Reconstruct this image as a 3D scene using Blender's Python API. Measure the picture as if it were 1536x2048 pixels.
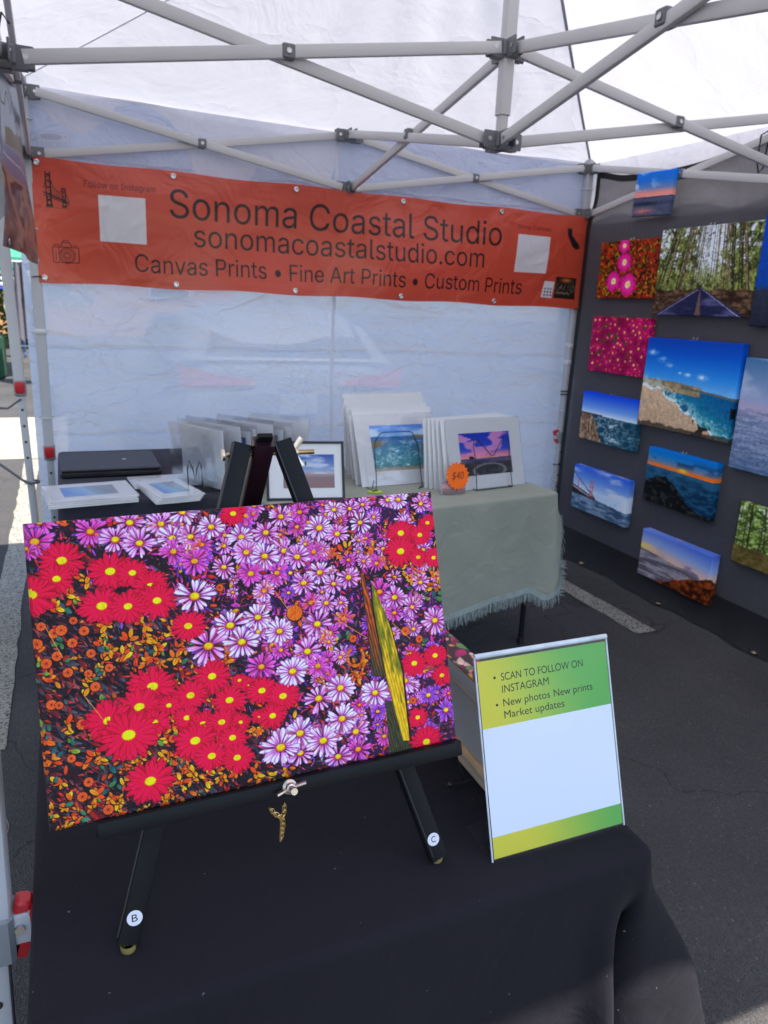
import bpy, math, random
import numpy as np
from mathutils import Vector, Matrix

# ------------------------------------------------------------------ camera, light, exposure
scene = bpy.context.scene
for o in list(bpy.data.objects):
    bpy.data.objects.remove(o)
COL = scene.collection

cam_d = bpy.data.cameras.new("camera")
cam = bpy.data.objects.new("camera", cam_d)
COL.objects.link(cam)
scene.camera = cam
YAW, PITCH, ROLL = 0.41162, 0.26929, 0.0453
cy_, sy_ = math.cos(YAW), math.sin(YAW)
cp_, sp_ = math.cos(PITCH), math.sin(PITCH)
fwd = Vector((sy_*cp_, cy_*cp_, -sp_))
rgt = Vector((cy_, -sy_, 0))
upv = rgt.cross(fwd)
r2 = rgt*math.cos(ROLL) + upv*math.sin(ROLL)
u2 = upv*math.cos(ROLL) - rgt*math.sin(ROLL)
cam.matrix_world = Matrix(((r2.x, u2.x, -fwd.x, -1.4081), (r2.y, u2.y, -fwd.y, -2.3834),
                           (r2.z, u2.z, -fwd.z, 1.4770), (0, 0, 0, 1)))
cam_d.sensor_fit = 'VERTICAL'
cam_d.sensor_height = 36.0
cam_d.lens = 36.0*1478.0/2048.0
cam_d.clip_start = 0.05
cam_d.clip_end = 600
cam_d.dof.use_dof = True
cam_d.dof.focus_distance = 0.95
cam_d.dof.aperture_fstop = 11.0

world = bpy.data.worlds.new("World")
scene.world = world
world.use_nodes = True
SUN_DIR = Vector((0.27, -0.365, 1.0)).normalized()
elev = math.asin(SUN_DIR.z)
azim = math.atan2(SUN_DIR.x, SUN_DIR.y)
wn = world.node_tree.nodes
bg = wn["Background"]
sky = wn.new("ShaderNodeTexSky")
sky.sky_type = 'NISHITA'
sky.sun_disc = False
sky.sun_elevation = elev
sky.sun_rotation = azim
sky.air_density = 1.0
sky.dust_density = 1.2
world.node_tree.links.new(sky.outputs[0], bg.inputs[0])
bg.inputs[1].default_value = 0.13
sun_d = bpy.data.lights.new("sun", 'SUN')
sun_d.energy = 4.6
sun_d.angle = math.radians(0.53)
sun_d.color = (1.0, 0.95, 0.87)
sun = bpy.data.objects.new("sun", sun_d)
COL.objects.link(sun)
sun.rotation_euler = SUN_DIR.to_track_quat('Z', 'Y').to_euler()
sun.location = (3, -4, 12)

scene.view_settings.view_transform = 'Standard'
scene.view_settings.look = 'None'
scene.view_settings.gamma = 1.0
scene.view_settings.use_curve_mapping = False
scene.view_settings.exposure = 1.30
scene.render.engine = 'CYCLES'
scene.cycles.max_bounces = 10
scene.cycles.diffuse_bounces = 4
scene.cycles.transparent_max_bounces = 16
scene.cycles.transmission_bounces = 8
scene.cycles.use_denoising = True
scene.cycles.sample_clamp_indirect = 8.0

RNG = np.random.default_rng(7)
rnd = random.Random(11)
PI = math.pi

# ------------------------------------------------------------------ materials
def mat(name, color, rough=0.6, metal=0.0, bump=0.0, bscale=60.0, var=0.06, vscale=5.0, spec=0.5, coat=0.0):
    m = bpy.data.materials.new(name)
    m.use_nodes = True
    nt = m.node_tree
    b = nt.nodes["Principled BSDF"]
    tc = nt.nodes.new("ShaderNodeTexCoord")
    n = nt.nodes.new("ShaderNodeTexNoise")
    n.inputs["Scale"].default_value = vscale
    n.inputs["Detail"].default_value = 5
    nt.links.new(tc.outputs["Object"], n.inputs["Vector"])
    mr = nt.nodes.new("ShaderNodeMapRange")
    mr.inputs[1].default_value = 0.3
    mr.inputs[2].default_value = 0.7
    mr.inputs[3].default_value = 1-var
    mr.inputs[4].default_value = 1+var
    nt.links.new(n.outputs[0], mr.inputs[0])
    vm = nt.nodes.new("ShaderNodeVectorMath")
    vm.operation = 'SCALE'
    vm.inputs[0].default_value = color
    nt.links.new(mr.outputs[0], vm.inputs["Scale"])
    nt.links.new(vm.outputs[0], b.inputs["Base Color"])
    b.inputs["Roughness"].default_value = rough
    b.inputs["Metallic"].default_value = metal
    b.inputs["Specular IOR Level"].default_value = spec
    b.inputs["Coat Weight"].default_value = coat
    if bump:
        n2 = nt.nodes.new("ShaderNodeTexNoise")
        n2.inputs["Scale"].default_value = bscale
        n2.inputs["Detail"].default_value = 6
        nt.links.new(tc.outputs["Object"], n2.inputs["Vector"])
        bp = nt.nodes.new("ShaderNodeBump")
        bp.inputs["Strength"].default_value = bump
        bp.inputs["Distance"].default_value = 0.01
        nt.links.new(n2.outputs[0], bp.inputs["Height"])
        nt.links.new(bp.outputs[0], b.inputs["Normal"])
    m["_b"] = b.name
    return m

def cloth_mat(name, color, trans, transparent=0.0, wr=0.5, wscale=6.0, stretch=(1, 1, 1), fold=0.0, tcolor=None, weave=0.0, coords="Object", dist=0.03):
    """thin fabric: diffuse + translucent (+ a little see-through), crumpled by bump"""
    m = bpy.data.materials.new(name)
    m.use_nodes = True
    nt = m.node_tree
    nt.nodes.remove(nt.nodes["Principled BSDF"])
    out = nt.nodes["Material Output"]
    L = nt.links.new
    tc = nt.nodes.new("ShaderNodeTexCoord")
    mp = nt.nodes.new("ShaderNodeMapping")
    mp.inputs["Scale"].default_value = stretch
    L(tc.outputs[coords], mp.inputs[0])
    n1 = nt.nodes.new("ShaderNodeTexNoise")
    n1.inputs["Scale"].default_value = wscale
    n1.inputs["Detail"].default_value = 7
    n1.inputs["Roughness"].default_value = 0.55
    n1.inputs["Distortion"].default_value = 0.5
    L(mp.outputs[0], n1.inputs[0])
    # ridged version of the noise gives sharp crease lines
    n2 = nt.nodes.new("ShaderNodeTexNoise")
    n2.inputs["Scale"].default_value = wscale*0.8
    n2.inputs["Detail"].default_value = 4
    n2.inputs["Distortion"].default_value = 0.6
    mp2 = nt.nodes.new("ShaderNodeMapping")
    mp2.inputs["Scale"].default_value = stretch
    mp2.inputs["Rotation"].default_value = (0.3, 0.5, 0.6)
    L(tc.outputs[coords], mp2.inputs[0])
    L(mp2.outputs[0], n2.inputs[0])
    s = nt.nodes.new("ShaderNodeMath"); s.operation = 'SUBTRACT'; s.inputs[1].default_value = 0.5
    L(n2.outputs[0], s.inputs[0])
    a = nt.nodes.new("ShaderNodeMath"); a.operation = 'ABSOLUTE'
    L(s.outputs[0], a.inputs[0])
    pw = nt.nodes.new("ShaderNodeMath"); pw.operation = 'POWER'; pw.inputs[1].default_value = 0.5
    L(a.outputs[0], pw.inputs[0])
    add = nt.nodes.new("ShaderNodeMath"); add.operation = 'MULTIPLY_ADD'; add.inputs[1].default_value = 0.35
    L(pw.outputs[0], add.inputs[0]); L(n1.outputs[0], add.inputs[2])
    h = add.outputs[0]
    if fold:
        sep = nt.nodes.new("ShaderNodeSeparateXYZ")
        L(tc.outputs["Object"], sep.inputs[0])
        ma = nt.nodes.new("ShaderNodeMath"); ma.operation = 'MULTIPLY_ADD'; ma.inputs[1].default_value = 0.05
        L(n1.outputs[0], ma.inputs[0]); L(sep.outputs[2], ma.inputs[2])
        pp = nt.nodes.new("ShaderNodeMath"); pp.operation = 'PINGPONG'; pp.inputs[1].default_value = 0.21
        L(ma.outputs[0], pp.inputs[0])
        lt = nt.nodes.new("ShaderNodeMapRange")
        lt.inputs[1].default_value = 0.0; lt.inputs[2].default_value = 0.012
        lt.inputs[3].default_value = fold; lt.inputs[4].default_value = 0.0
        L(pp.outputs[0], lt.inputs[0])
        ad2 = nt.nodes.new("ShaderNodeMath"); ad2.operation = 'ADD'
        L(h, ad2.inputs[0]); L(lt.outputs[0], ad2.inputs[1])
        h = ad2.outputs[0]
    bp = nt.nodes.new("ShaderNodeBump")
    bp.inputs["Strength"].default_value = wr
    bp.inputs["Distance"].default_value = dist
    L(h, bp.inputs["Height"])
    nrm = bp.outputs[0]
    col = None
    if weave:
        wv = nt.nodes.new("ShaderNodeTexNoise"); wv.inputs["Scale"].default_value = 420; wv.inputs["Detail"].default_value = 2
        mp3 = nt.nodes.new("ShaderNodeMapping"); mp3.inputs["Scale"].default_value = (1, 1, 0.12)
        L(tc.outputs["Object"], mp3.inputs[0]); L(mp3.outputs[0], wv.inputs[0])
        mr = nt.nodes.new("ShaderNodeMapRange")
        mr.inputs[1].default_value = 0.3; mr.inputs[2].default_value = 0.7
        mr.inputs[3].default_value = 1-weave; mr.inputs[4].default_value = 1+weave
        L(wv.outputs[0], mr.inputs[0])
        vm = nt.nodes.new("ShaderNodeVectorMath"); vm.operation = 'SCALE'; vm.inputs[0].default_value = color
        L(mr.outputs[0], vm.inputs["Scale"])
        col = vm.outputs[0]
    d = nt.nodes.new("ShaderNodeBsdfDiffuse"); d.inputs[0].default_value = (*color, 1)
    if col: L(col, d.inputs[0])
    t = nt.nodes.new("ShaderNodeBsdfTranslucent"); t.inputs[0].default_value = (*(tcolor or color), 1)
    L(nrm, d.inputs["Normal"]); L(nrm, t.inputs["Normal"])
    mx = nt.nodes.new("ShaderNodeMixShader"); mx.inputs[0].default_value = trans
    L(d.outputs[0], mx.inputs[1]); L(t.outputs[0], mx.inputs[2])
    sh = mx.outputs[0]
    if transparent:
        tp = nt.nodes.new("ShaderNodeBsdfTransparent")
        m2 = nt.nodes.new("ShaderNodeMixShader"); m2.inputs[0].default_value = transparent
        L(sh, m2.inputs[1]); L(tp.outputs[0], m2.inputs[2]); sh = m2.outputs[0]
    L(sh, out.inputs[0])
    return m

def img_mat(name, arr, rough=0.5, weave=0.0, spec=0.4, coat=0.0, trans=0.0, ext='EXTEND', gain=1.0, bumpn=0.0):
    """a printed picture, drawn by this script (arr: rows bottom-up, sRGB 0..1)"""
    h, w = arr.shape[:2]
    im = bpy.data.images.new(name, w, h, alpha=False)
    px = np.ones((h, w, 4), np.float32)
    px[..., :3] = np.clip(arr, 0, 1)
    im.pixels.foreach_set(px.ravel())
    im.pack()
    m = bpy.data.materials.new(name)
    m.use_nodes = True
    nt = m.node_tree
    L = nt.links.new
    b = nt.nodes["Principled BSDF"]
    uv = nt.nodes.new("ShaderNodeUVMap")
    it = nt.nodes.new("ShaderNodeTexImage")
    it.image = im
    it.extension = ext
    it.interpolation = 'Cubic'
    L(uv.outputs[0], it.inputs[0])
    c = it.outputs[0]
    if gain != 1.0:
        g = nt.nodes.new("ShaderNodeVectorMath"); g.operation = 'SCALE'; g.inputs["Scale"].default_value = gain
        L(c, g.inputs[0]); c = g.outputs[0]
    L(c, b.inputs["Base Color"])
    b.inputs["Roughness"].default_value = rough
    b.inputs["Specular IOR Level"].default_value = spec
    b.inputs["Coat Weight"].default_value = coat
    b.inputs["Coat Roughness"].default_value = 0.08
    if weave:
        tc = nt.nodes.new("ShaderNodeTexCoord")
        hs = []
        for ax in (0, 2):
            wv = nt.nodes.new("ShaderNodeTexWave")
            wv.bands_direction = 'X' if ax == 0 else 'Z'
            wv.inputs["Scale"].default_value = 230
            wv.inputs["Distortion"].default_value = 1.5
            wv.inputs["Detail Scale"].default_value = 4
            L(tc.outputs["Object"], wv.inputs[0])
            hs.append(wv.outputs[1])
        mm = nt.nodes.new("ShaderNodeMath"); mm.operation = 'MAXIMUM'
        L(hs[0], mm.inputs[0]); L(hs[1], mm.inputs[1])
        bp = nt.nodes.new("ShaderNodeBump"); bp.inputs["Strength"].default_value = weave; bp.inputs["Distance"].default_value = 0.0012
        L(mm.outputs[0], bp.inputs["Height"]); L(bp.outputs[0], b.inputs["Normal"])
    if bumpn:
        tc = nt.nodes.new("ShaderNodeTexCoord")
        nn = nt.nodes.new("ShaderNodeTexNoise"); nn.inputs["Scale"].default_value = 5; nn.inputs["Detail"].default_value = 3
        nn.inputs["Distortion"].default_value = 0.8
        L(tc.outputs["Object"], nn.inputs[0])
        bp = nt.nodes.new("ShaderNodeBump"); bp.inputs["Strength"].default_value = bumpn; bp.inputs["Distance"].default_value = 0.02
        L(nn.outputs[0], bp.inputs["Height"]); L(bp.outputs[0], b.inputs["Normal"])
    if trans:
        t = nt.nodes.new("ShaderNodeBsdfTranslucent")
        L(c, t.inputs[0])
        mx = nt.nodes.new("ShaderNodeMixShader"); mx.inputs[0].default_value = trans
        L(b.outputs[0], mx.inputs[1]); L(t.outputs[0], mx.inputs[2])
        L(mx.outputs[0], nt.nodes["Material Output"].inputs[0])
    return m

# ------------------------------------------------------------------ mesh helpers
class MB:
    def __init__(s): s.v = []; s.f = []; s.uv = []
    def add(s, vs, fs, uvs=None):
        n = len(s.v)
        s.v += [tuple(a) for a in vs]
        s.f += [tuple(i+n for i in f) for f in fs]
        if uvs is not None: s.uv += [tuple(u) for u in uvs]
        return s
    def box(s, c, size, R=None, ch=0.0):
        c = Vector(c); hx, hy, hz = [a/2 for a in size]
        R = R or Matrix.Identity(3)
        if ch <= 0:
            vs = [c+R@Vector((x*hx, y*hy, z*hz)) for z in (-1, 1) for y in (-1, 1) for x in (-1, 1)]
            return s.add(vs, [(0, 2, 3, 1), (4, 5, 7, 6), (0, 1, 5, 4), (2, 6, 7, 3), (0, 4, 6, 2), (1, 3, 7, 5)])
        # chamfered along z profile
        return s.prism([(-hx+ch, -hy), (hx-ch, -hy), (hx, -hy+ch), (hx, hy-ch), (hx-ch, hy), (-hx+ch, hy), (-hx, hy-ch), (-hx, -hy+ch)], -hz, hz, c, R, ch)
    def prism(s, prof, z0, z1, c=(0, 0, 0), R=None, ch=0.0):
        c = Vector(c); R = R or Matrix.Identity(3); n = len(prof)
        rings = []
        mx = sum(p[0] for p in prof)/n; my = sum(p[1] for p in prof)/n
        ext = max(max(abs(p[0]-mx), abs(p[1]-my)) for p in prof)
        if ch > 0:
            k = 1-ch/ext
            rings = [(z0, k), (z0+ch, 1), (z1-ch, 1), (z1, k)]
        else:
            rings = [(z0, 1), (z1, 1)]
        vs = []
        for z, k in rings:
            vs += [c+R@Vector((mx+(p[0]-mx)*k, my+(p[1]-my)*k, z)) for p in prof]
        fs = [tuple(reversed(range(n))), tuple(range((len(rings)-1)*n, len(rings)*n))]
        for r in range(len(rings)-1):
            for i in range(n):
                j = (i+1) % n
                fs.append((r*n+i, r*n+j, (r+1)*n+j, (r+1)*n+i))
        return s.add(vs, fs)
    def bar(s, p0, p1, w, h, up=(0, 0, 1), ch=None):
        """rounded rectangular tube from p0 to p1; w sideways, h along 'up'"""
        p0 = Vector(p0); p1 = Vector(p1); d = p1-p0; Ln = d.length; z = d.normalized()
        x = Vector(up).cross(z)
        if x.length < 1e-4: x = Vector((1, 0, 0)).cross(z)
        x.normalize(); y = z.cross(x)
        R = Matrix((x, y, z)).transposed()
        ch = min(w, h)*0.28 if ch is None else ch
        prof = []
        for qx, qy, a0 in ((1, -1, -90), (1, 1, 0), (-1, 1, 90), (-1, -1, 180)):
            for k in range(3):
                a = math.radians(a0+k*45)
                prof.append((qx*(w/2-ch)+ch*math.cos(a), qy*(h/2-ch)+ch*math.sin(a)))
        return s.prism(prof, 0, Ln, p0, R, 0)
    def tube(s, pts, r, n=8, closed=False, caps=True):
        pts = [Vector(p) for p in pts]; m = len(pts)
        up = Vector((0.13, 0.21, 1)).normalized(); vs = []
        for i, p in enumerate(pts):
            if closed: t = (pts[(i+1) % m]-pts[i-1]).normalized()
            else: t = (pts[min(i+1, m-1)]-pts[max(i-1, 0)]).normalized()
            x = t.cross(up)
            if x.length < 0.05: x = t.cross(Vector((1, 0, 0)))
            x.normalize(); y = t.cross(x)
            rr = r[i] if isinstance(r, (list, tuple)) else r
            vs += [p+(x*math.cos(2*PI*k/n)+y*math.sin(2*PI*k/n))*rr for k in range(n)]
        fs = []
        for i in range(m if closed else m-1):
            j = (i+1) % m
            for k in range(n):
                l = (k+1) % n
                fs.append((i*n+k, j*n+k, j*n+l, i*n+l))
        if not closed and caps:
            fs.append(tuple(range(n))); fs.append(tuple(reversed(range((m-1)*n, m*n))))
        return s.add(vs, fs)
    def disc(s, c, r, axis, depth, n=20, r2=None):
        c = Vector(c); a = Vector(axis).normalized()
        return s.tube([c-a*depth/2, c+a*depth/2], r if r2 is None else [r, r2], n)
    def ring(s, c, R, r, axis, n=18, m=6, sx=1, sy=1):
        c = Vector(c); a = Vector(axis).normalized()
        x = a.cross(Vector((0, 0, 1)))
        if x.length < 0.1: x = a.cross(Vector((1, 0, 0)))
        x.normalize(); y = a.cross(x)
        return s.tube([c+x*R*sx*math.cos(2*PI*k/n)+y*R*sy*math.sin(2*PI*k/n) for k in range(n)], r, m, closed=True)
    def grid(s, fn, nu, nv, uvfn=None):
        vs = []; uvs = []
        for j in range(nv+1):
            for i in range(nu+1):
                u, v = i/nu, j/nv
                vs.append(fn(u, v)); uvs.append(uvfn(u, v) if uvfn else (u, v))
        fs = [(j*(nu+1)+i, j*(nu+1)+i+1, (j+1)*(nu+1)+i+1, (j+1)*(nu+1)+i) for j in range(nv) for i in range(nu)]
        return s.add(vs, fs, uvs)
    def lathe(s, prof, c=(0, 0, 0), n=20, axis=(0, 0, 1)):
        c = Vector(c); a = Vector(axis).normalized()
        x = a.cross(Vector((0, 1, 0)))
        if x.length < 0.1: x = a.cross(Vector((1, 0, 0)))
        x.normalize(); y = a.cross(x)
        vs = []
        for r, z in prof:
            vs += [c+a*z+(x*math.cos(2*PI*k/n)+y*math.sin(2*PI*k/n))*max(r, 1e-5) for k in range(n)]
        fs = []
        for i in range(len(prof)-1):
            for k in range(n):
                l = (k+1) % n
                fs.append((i*n+k, i*n+l, (i+1)*n+l, (i+1)*n+k))
        return s.add(vs, fs)

def base(o):
    p = Vector((0, 0, 0)); q = o
    while q is not None:
        p = p+q.location; q = q.parent
    return p

STUFF = {'rivet', 'adjuster_hole', 'velcro_tie', 'tie_cord', 'hook', 'stretcher', 'bungee', 'eave_rail', 'bevel', 'cross_brace', 'polished_edge', 'badge', 'spring_pin', 'hip_seam', 'tether_strap'}

def link(name, mb, m, parent=None, loc=None, smooth=True, angle=35, solid=0.0):
    """one mesh object; vertices given in world coordinates"""
    o = bpy.data.objects.new(name, None)
    me = bpy.data.meshes.new(name)
    if parent is not None: org = base(parent)
    elif loc is not None: org = Vector(loc)
    else: org = Vector((0, 0, 0))
    me.from_pydata([(v[0]-org.x, v[1]-org.y, v[2]-org.z) for v in mb.v], [], mb.f)
    if mb.uv and len(mb.uv) == len(mb.v):
        l = me.uv_layers.new(name="UVMap")
        for lp in me.loops: l.data[lp.index].uv = mb.uv[lp.vertex_index]
    me.validate()
    if m is not None: me.materials.append(m)
    if smooth:
        for p in me.polygons: p.use_smooth = True
        me.set_sharp_from_angle(angle=math.radians(angle))
    bpy.data.objects.remove(o)
    o = bpy.data.objects.new(name, me)
    COL.objects.link(o)
    if parent is not None: o.parent = parent
    elif loc is not None: o.location = org
    if name in STUFF: o["kind"] = "stuff"
    if solid:
        md = o.modifiers.new("thickness", 'SOLIDIFY'); md.thickness = solid; md.offset = 0
    return o

def tag(o, label, cat, group=None):
    o["label"] = label; o["category"] = cat
    if group: o["group"] = group
    return o

def thing(name, label, cat, loc=(0, 0, 0), group=None):
    o = bpy.data.objects.new(name, None)
    o.empty_display_size = 0.05
    o.location = loc
    COL.objects.link(o)
    return tag(o, label, cat, group)

def struct(o, kind='structure'):
    o["kind"] = kind
    return o

def copy_tree(o, parent=None):
    c = o.copy(); COL.objects.link(c)
    if parent is not None: c.parent = parent
    for ch in list(o.children): copy_tree(ch, c)
    return c

# ------------------------------------------------------------------ pictures drawn in code
def noise(h, w, s, seed=0, oct=5, sx=1.0, sy=1.0, gain=0.5):
    r = np.random.default_rng(seed)
    out = np.zeros((h, w)); amp = 1.0; tot = 0
    asp = w/h
    for k in range(oct):
        gy = max(2, int(s*sy*2**k)+2); gx = max(2, int(s*sx*asp*2**k)+2)
        if gy > h*1.5 or gx > w*1.5: break
        g = r.random((gy+2, gx+2))
        yy = np.linspace(0, gy, h, endpoint=False); xx = np.linspace(0, gx, w, endpoint=False)
        y0 = yy.astype(int); x0 = xx.astype(int); fy = yy-y0; fx = xx-x0
        fy = fy*fy*(3-2*fy); fx = fx*fx*(3-2*fx)
        a = g[np.ix_(y0, x0)]; b = g[np.ix_(y0, x0+1)]; c = g[np.ix_(y0+1, x0)]; d = g[np.ix_(y0+1, x0+1)]
        FX = fx[None]; FY = fy[:, None]
        out += amp*((a*(1-FX)+b*FX)*(1-FY)+(c*(1-FX)+d*FX)*FY); tot += amp; amp *= gain
    return out/tot

def mixc(a, b, t):
    t = np.clip(t, 0, 1)[..., None]
    return np.asarray(a)*(1-t)+np.asarray(b)*t
def C(*c): return np.array(c, float)/255.0
def sstep(a, b, x):
    t = np.clip((x-a)/(b-a), 0, 1); return t*t*(3-2*t)
def uvgrid(w, h):
    u, v = np.meshgrid((np.arange(w)+.5)/w, (np.arange(h)+.5)/h)
    return u, v
def full(w, h, c): return np.ones((h, w, 3))*np.asarray(c)
def grad(v, stops):
    xs = [s[0] for s in stops]; cs = np.array([s[1] for s in stops])
    return np.stack([np.interp(v, xs, cs[:, k]) for k in range(3)], -1)

def petal(A, cx, cy, ang, ln, wd, c0, c1, sq=1.0, start=0.0, edge=0.5, streak=0.0, tip=1.6, alpha=1.0):
    """paint one petal: from the middle outwards, c0 at the root to c1 at the tip"""
    H, W = A.shape[:2]
    x0 = int(max(0, cx-ln-2)); x1 = int(min(W, cx+ln+3)); y0 = int(max(0, cy-ln*sq-2)); y1 = int(min(H, cy+ln*sq+3))
    ex = cx+math.cos(ang)*ln; ey = cy+math.sin(ang)*ln*sq; pad = wd*ln+2
    x0 = int(max(x0, min(cx, ex)-pad)); x1 = int(min(x1, max(cx, ex)+pad+1))
    y0 = int(max(y0, min(cy, ey)-pad)); y1 = int(min(y1, max(cy, ey)+pad+1))
    if x1 <= x0 or y1 <= y0: return
    X = np.arange(x0, x1)[None]-cx; Y = (np.arange(y0, y1)[:, None]-cy)/sq
    ca, sa = math.cos(ang), math.sin(ang)
    u = (X*ca+Y*sa)/ln; v = (-X*sa+Y*ca)/ln
    uc = np.clip((u-start)/(1-start), 0, 1)
    w = wd*np.sin(PI*uc**tip)**0.55
    a = np.clip((w-np.abs(v))*ln*0.9+0.3, 0, 1)*((u > start) & (u < 1))*alpha
    col = mixc(c0, c1, uc)
    if edge: col = col*(1-edge*np.clip(np.abs(v)/(w+1e-4)-0.55, 0, 1)*1.6)[..., None]
    if streak: col = col*(1-streak*(0.5+0.5*np.cos(v*ln*1.6+ang*7))*(uc < 0.85))[..., None]
    A[y0:y1, x0:x1] = A[y0:y1, x0:x1]*(1-a[..., None])+col*a[..., None]

def dot(A, cx, cy, rx, ry, c, ragged=0.0, seed=0, alpha=1.0):
    H, W = A.shape[:2]
    R = max(rx, ry)*1.4+2
    x0 = int(max(0, cx-R)); x1 = int(min(W, cx+R)); y0 = int(max(0, cy-R)); y1 = int(min(H, cy+R))
    if x1 <= x0 or y1 <= y0: return
    X = (np.arange(x0, x1)[None]-cx)/rx; Y = (np.arange(y0, y1)[:, None]-cy)/ry
    th = np.arctan2(Y, X); r = np.sqrt(X*X+Y*Y)
    rad = 1+ragged*(np.sin(th*17+seed)*.6+np.sin(th*29+seed*3)*.4)
    a = np.clip((rad-r)*min(rx, ry)+0.5, 0, 1)[..., None]*alpha
    A[y0:y1, x0:x1] = A[y0:y1, x0:x1]*(1-a)+np.asarray(c)*a

def poly(A, pts, c, alpha=1.0, tex=None):
    """pts in pixel units, y up; 3x3 supersampled"""
    H, W = A.shape[:2]
    P = np.asarray(pts, float)
    x0 = int(max(0, math.floor(P[:, 0].min()))); x1 = int(min(W, math.ceil(P[:, 0].max())+1))
    y0 = int(max(0, math.floor(P[:, 1].min()))); y1 = int(min(H, math.ceil(P[:, 1].max())+1))
    if x1 <= x0 or y1 <= y0: return
    S = 3
    xs = x0+(np.arange((x1-x0)*S)+.5)/S; ys = y0+(np.arange((y1-y0)*S)+.5)/S
    ins = np.zeros((len(ys), len(xs)), bool)
    for i in range(len(P)):
        (ax, ay), (bx, by) = P[i], P[(i+1) % len(P)]
        if ay == by: continue
        rows = (ys > min(ay, by)) & (ys <= max(ay, by))
        xi = ax+(ys[rows]-ay)*(bx-ax)/(by-ay)
        ins[rows] ^= xs[None] < xi[:, None]
    a = ins.reshape(y1-y0, S, x1-x0, S).mean((1, 3))[..., None]*alpha
    cc = np.asarray(c) if tex is None else tex[y0:y1, x0:x1]
    A[y0:y1, x0:x1] = A[y0:y1, x0:x1]*(1-a)+cc*a

def line(A, x0, y0, x1, y1, w, c, alpha=1.0):
    d = math.hypot(x1-x0, y1-y0) or 1e-6
    nx, ny = -(y1-y0)/d*w/2, (x1-x0)/d*w/2
    poly(A, [(x0+nx, y0+ny), (x1+nx, y1+ny), (x1-nx, y1-ny), (x0-nx, y0-ny)], c, alpha)

try:    # Blender's own interface typeface; the built-in one stands in if it is not there
    FONT_UI = bpy.data.fonts.load(bpy.utils.system_resource('DATAFILES', path='fonts') + "/Inter.woff2")
except Exception:
    FONT_UI = None

def CAPH(ui, _c={}):
    if ui not in _c:
        cu = bpy.data.curves.new("t", 'FONT'); cu.body = "H"; cu.size = 1.0
        if ui and FONT_UI: cu.font = FONT_UI
        ob = bpy.data.objects.new("t", cu); COL.objects.link(ob)
        me = bpy.data.meshes.new_from_object(ob.evaluated_get(bpy.context.evaluated_depsgraph_get()))
        _c[ui] = max(v.co.y for v in me.vertices)
        bpy.data.objects.remove(ob); bpy.data.curves.remove(cu); bpy.data.meshes.remove(me)
    return _c[ui]

def text(A, s, x0, x1, yb, cap, c, alpha=1.0, mirror=False, bold=0.0, slant=0.0, ui=False):
    """print a line of lettering into A: from x0 to x1 px, baseline yb, capital height cap"""
    cu = bpy.data.curves.new("t", 'FONT'); cu.body = s; cu.size = 1.0; cu.resolution_u = 6
    if bold: cu.offset = bold
    if ui and FONT_UI: cu.font = FONT_UI
    cu.fill_mode = 'NONE'
    ob = bpy.data.objects.new("t", cu); COL.objects.link(ob)
    dg = bpy.context.evaluated_depsgraph_get()
    me = bpy.data.meshes.new_from_object(ob.evaluated_get(dg))
    V = np.array([v.co[:2] for v in me.vertices])
    E = [tuple(e.vertices) for e in me.edges]
    bpy.data.objects.remove(ob); bpy.data.curves.remove(cu); bpy.data.meshes.remove(me)
    # outlines come as runs of consecutive vertices, each closed by one long edge
    E = [(a, b) if b == a+1 else (max(a, b), min(a, b)) for a, b in E]
    capu = float(CAPH(ui))
    sx = (x1-x0)/(V[:, 0].max()-V[:, 0].min()); sy = cap/capu
    X = (V[:, 0]-V[:, 0].min())*sx
    if mirror: X = (x1-x0)-X
    X = X+x0; Y = V[:, 1]*sy+yb; X = X+slant*(Y-yb)
    H, W = A.shape[:2]; S = 4
    bx0 = int(max(0, X.min()-2)); bx1 = int(min(W, X.max()+3)); by0 = int(max(0, Y.min()-2)); by1 = int(min(H, Y.max()+3))
    D = np.zeros(((by1-by0)*S, (bx1-bx0)*S+1), np.int32)
    px = (X-bx0)*S; py = (Y-by0)*S
    for (i, j) in E:
        xa, ya, xb, yb_ = px[i], py[i], px[j], py[j]
        if ya == yb_: continue
        sg = 1 if yb_ > ya else -1
        r0 = int(math.ceil(min(ya, yb_)-.5)); r1 = int(math.ceil(max(ya, yb_)-.5))
        r0 = max(r0, 0); r1 = min(r1, D.shape[0])
        for rr in range(r0, r1):
            xi = xa+(rr+.5-ya)*(xb-xa)/(yb_-ya)
            D[rr, min(max(int(math.ceil(xi-.5)), 0), D.shape[1]-1)] += sg
    M = np.cumsum(D, 1)[:, :-1] != 0
    a = M.reshape(by1-by0, S, bx1-bx0, S).mean((1, 3))[..., None]*alpha
    A[by0:by1, bx0:bx1] = A[by0:by1, bx0:bx1]*(1-a)+np.asarray(c)*a
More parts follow.
